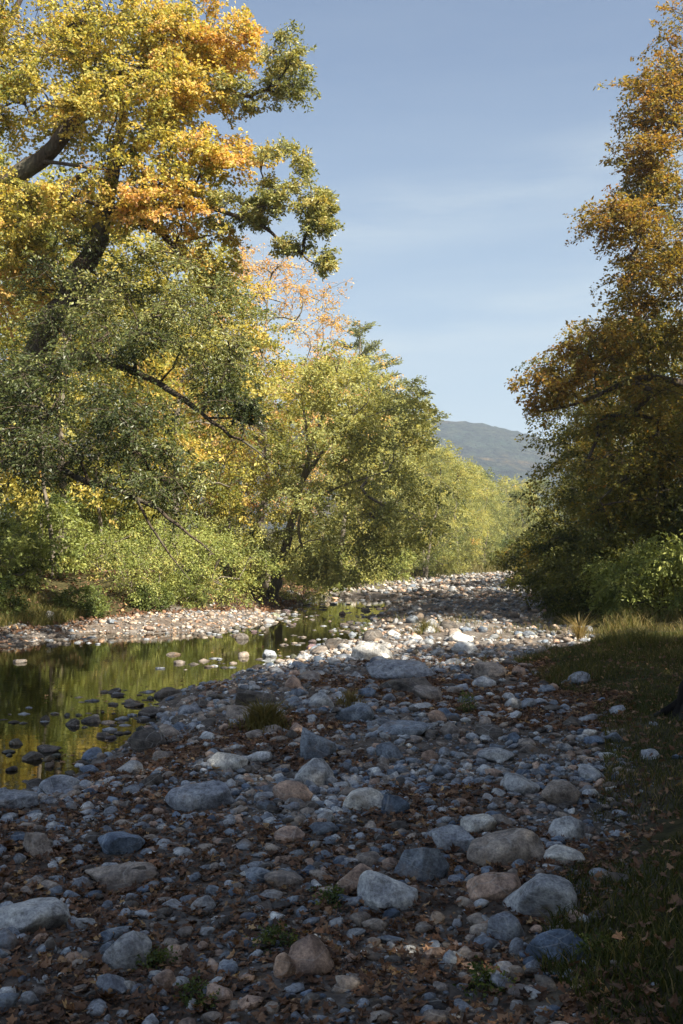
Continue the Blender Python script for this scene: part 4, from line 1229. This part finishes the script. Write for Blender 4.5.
# single weeds between the stones
weeds = [(264, 728, 0.42, 0.25, 900, "dry brown bush standing among the stones behind the domed boulder", 0.72, 0.30), (275, 945, 0.16, 0.22, 260, "dark green weeds beside the orange-streaked round boulder", 0.1, 0.22),
         (150, 968, 0.16, 0.2, 220, "green weeds beside the rounded grey boulder at lower left", 0.25, 0.2), (330, 905, 0.14, 0.2, 200, "green weeds at the left end of the rough whitish slab", 0.25, 0.2),
         (350, 706, 0.3, 0.2, 200, "yellowing weeds beside the leaning blue-grey boulder", 0.85, 0.2), (366, 637, 0.5, 0.3, 260, "small green sapling at the pool's corner in sun", 0.35, 0.3),
         (465, 712, 0.3, 0.25, 240, "green weeds right of the small sunlit pinkish stone", 0.45, 0.3), (425, 633, 0.5, 0.5, 300, "grassy tuft in the sunlit strip", 0.6, 0.5), (590, 955, 0.2, 0.3, 260, "low weeds around the dark blue boulder", 0.2, 0.15),
         (490, 990, 0.18, 0.3, 260, "low weeds in the bottom gravel right of centre", 0.3, 0.15), (200, 1000, 0.12, 0.25, 220, "faint green weeds at the bottom left of centre", 0.25, 0.13), (580, 640, 0.8, 0.3, 200, "tall reddish dry stalk at the spur's sunlit corner", 0.9, 0.12)]
for (px, py, h, w, n, lab, hue, spread) in weeds:
    x0, y0, z0 = ground_at(px, py)
    if hue < 0.5:
        k_ = 0.62 if y0 < 12 else 0.8
        q = grown(r, "weed_clump", h * k_, w * 0.5 * k_, h * 0.1, 13, 0.05 + 0.08 * h, 0.016 + 0.03 * h, 6, 7, M_BARK, M_SHRUB, 0.05 + 0.3 * hue, 0.2, stems=3, tr=0.003, twig=0.0012, max_r=0.004, flat=0.6)
        q.location = (x0, y0, z0 - 0.02)
        for ch in q.children:
            ch.name = "stems" if ch.name.startswith("trunk") else "foliage"
        tag(q, lab, "weeds", "weeds between the stones")
        continue
    w_ = np.abs(r.normal(0, spread * 0.5, n))
    a = r.uniform(0, 6.28, n)
    x = w_ * np.cos(a); y = w_ * np.sin(a)
    me = blades("weed", x, y, H(x + x0, y + y0) - z0, r.uniform(0.3, 1, n) * h * np.exp(-w_ / spread * 0.6), np.full(n, 0.004 if y0 < 10 else 0.008), r.normal(hue, .1, n), r, 1.1)
    o = link("weed_clump", me, M_GRASS, loc=(x0, y0, z0))
    # little leaves on the stems
    tag(o, lab, "weeds", "weeds between the stones")

# dark object of unknown kind at the lawn's right edge, shaped as a stump
r = np.random.default_rng(95)
sx, sy, sz = ground_at(691, 714)
W = Wood()
zz = np.array([-0.1, 0.0, 0.1, 0.22, 0.30, 0.33])
W.tube(np.array([[0.01 * i, 0, z_] for i, z_ in enumerate(zz)]), [0.26, 0.22, 0.18, 0.165, 0.16, 0.14], 18)
W.tube(np.array([[0.05, 0, 0.33], [0.05, 0, 0.331], [0.05, 0, 0.31]]), [0.14, 0.07, 0.001], 18)
for k in range(5):
    a = k * 1.26 + 0.3
    W.tube(np.array([[0.1 * math.cos(a), 0.1 * math.sin(a), 0.12], [0.24 * math.cos(a), 0.24 * math.sin(a), 0.03], [0.4 * math.cos(a), 0.4 * math.sin(a), -0.04]]), [0.07, 0.055, 0.02], 7)
m = bark_material("black_bark", (0.006, 0.005, 0.005), (0.02, 0.017, 0.015))  # bark pattern in near-black tones
tag(link("stump", W.mesh("stump"), m, loc=(sx, sy, sz)), "small blackish object shaped as a stump on the lawn at the right edge", "stump")

# ------------------------------------------------------------------ haze
bm = bmesh.new()
bmesh.ops.create_cube(bm, size=1.0)
me = bpy.data.meshes.new("haze"); bm.to_mesh(me); bm.free()
m = bpy.data.materials.new("haze_air")
t = NT(m)
HAZE = 0.0004
pv = t.n('ShaderNodeVolumePrincipled', {'Color': (0.70, 0.83, 1.0, 1), 'Density': HAZE, 'Anisotropy': 0.2})
t.out(None, pv.outputs[0])
hz = tag(link("haze", me, m), kind='stuff')
hz.scale = (5200, 4000, 215)
hz.location = (0, 1300, 95)

# ------------------------------------------------------------------ light
SUN_EL, SUN_AZ = 41.0, 132.0      # degrees; azimuth clockwise from the view direction
w = bpy.data.worlds.new("World")
SC.world = w
w.use_nodes = True
t = NT(w)
sky = t.n('ShaderNodeTexSky', sky_type='NISHITA')
sky.sun_disc = False
sky.sun_elevation = R(SUN_EL)
sky.sun_rotation = R(SUN_AZ)
sky.air_density = 1.0
sky.dust_density = 1.8
sky.ozone_density = 1.4
tc = t.n('ShaderNodeTexCoord').outputs['Generated']
sx = t.n('ShaderNodeSeparateXYZ', {0: tc})
mp = t.n('ShaderNodeMapping', {'Vector': tc, 'Scale': (2.2, 2.0, 16.0), 'Rotation': (0.0, 0.17, 0.2)}).outputs[0]
cn = t.noise(mp, 1.6, 6, 0.6)
tilt = t.math('SUBTRACT', sx.outputs[2], t.math('MULTIPLY', sx.outputs[0], 0.16))
b1 = t.math('SUBTRACT', 1.0, t.math('MULTIPLY', t.math('ABSOLUTE', t.math('SUBTRACT', tilt, 0.315)), 22.0), True)
b2 = t.math('SUBTRACT', 1.0, t.math('MULTIPLY', t.math('ABSOLUTE', t.math('SUBTRACT', tilt, 0.205)), 17.0), True)
cm = t.math('MULTIPLY', t.math('ADD', t.math('ADD', t.math('MULTIPLY', b1, 0.8), t.math('MULTIPLY', b2, 0.8)), 0.1), t.ramp(cn, [(0.3, (0, 0, 0)), (0.75, (0.75, 0.75, 0.75))]))
veil = t.math('MULTIPLY', t.math('SUBTRACT', 1.0, t.math('MULTIPLY', t.math('ABSOLUTE', sx.outputs[2]), 2.2), True), 0.85)
cc = t.mixc(veil, sky.outputs[0], (3.4, 4.25, 4.9))
cc = t.mixc(cm, cc, (4.7, 5.2, 5.3))
bg = t.n('ShaderNodeBackground', {'Color': cc, 'Strength': 0.05})
o = t.t.nodes.new('ShaderNodeOutputWorld')
t.t.links.new(bg.outputs[0], o.inputs[0])

sl = bpy.data.lights.new("sun", 'SUN')
sl.energy = 5.0
sl.angle = R(0.53)
sl.color = (1.0, 0.91, 0.75)
so = bpy.data.objects.new("sun", sl)
COL.objects.link(so)
az, el = R(SUN_AZ), R(SUN_EL)
to_sun = Vector((math.sin(az) * math.cos(el), math.cos(az) * math.cos(el), math.sin(el)))
so.rotation_euler = (-to_sun).to_track_quat('-Z', 'Y').to_euler()
so.location = to_sun * 60

SC.view_settings.view_transform = 'Standard'
SC.view_settings.look = 'None'
SC.view_settings.exposure = 1.68
SC.view_settings.gamma = 1.0
SC.render.engine = 'CYCLES'
cy = SC.cycles
cy.max_bounces = 6
cy.diffuse_bounces = 3
cy.glossy_bounces = 2
cy.transmission_bounces = 4
cy.transparent_max_bounces = 6
cy.volume_bounces = 0
cy.use_denoising = True
cy.sample_clamp_indirect = 4.0
SC.render.filter_size = 1.7
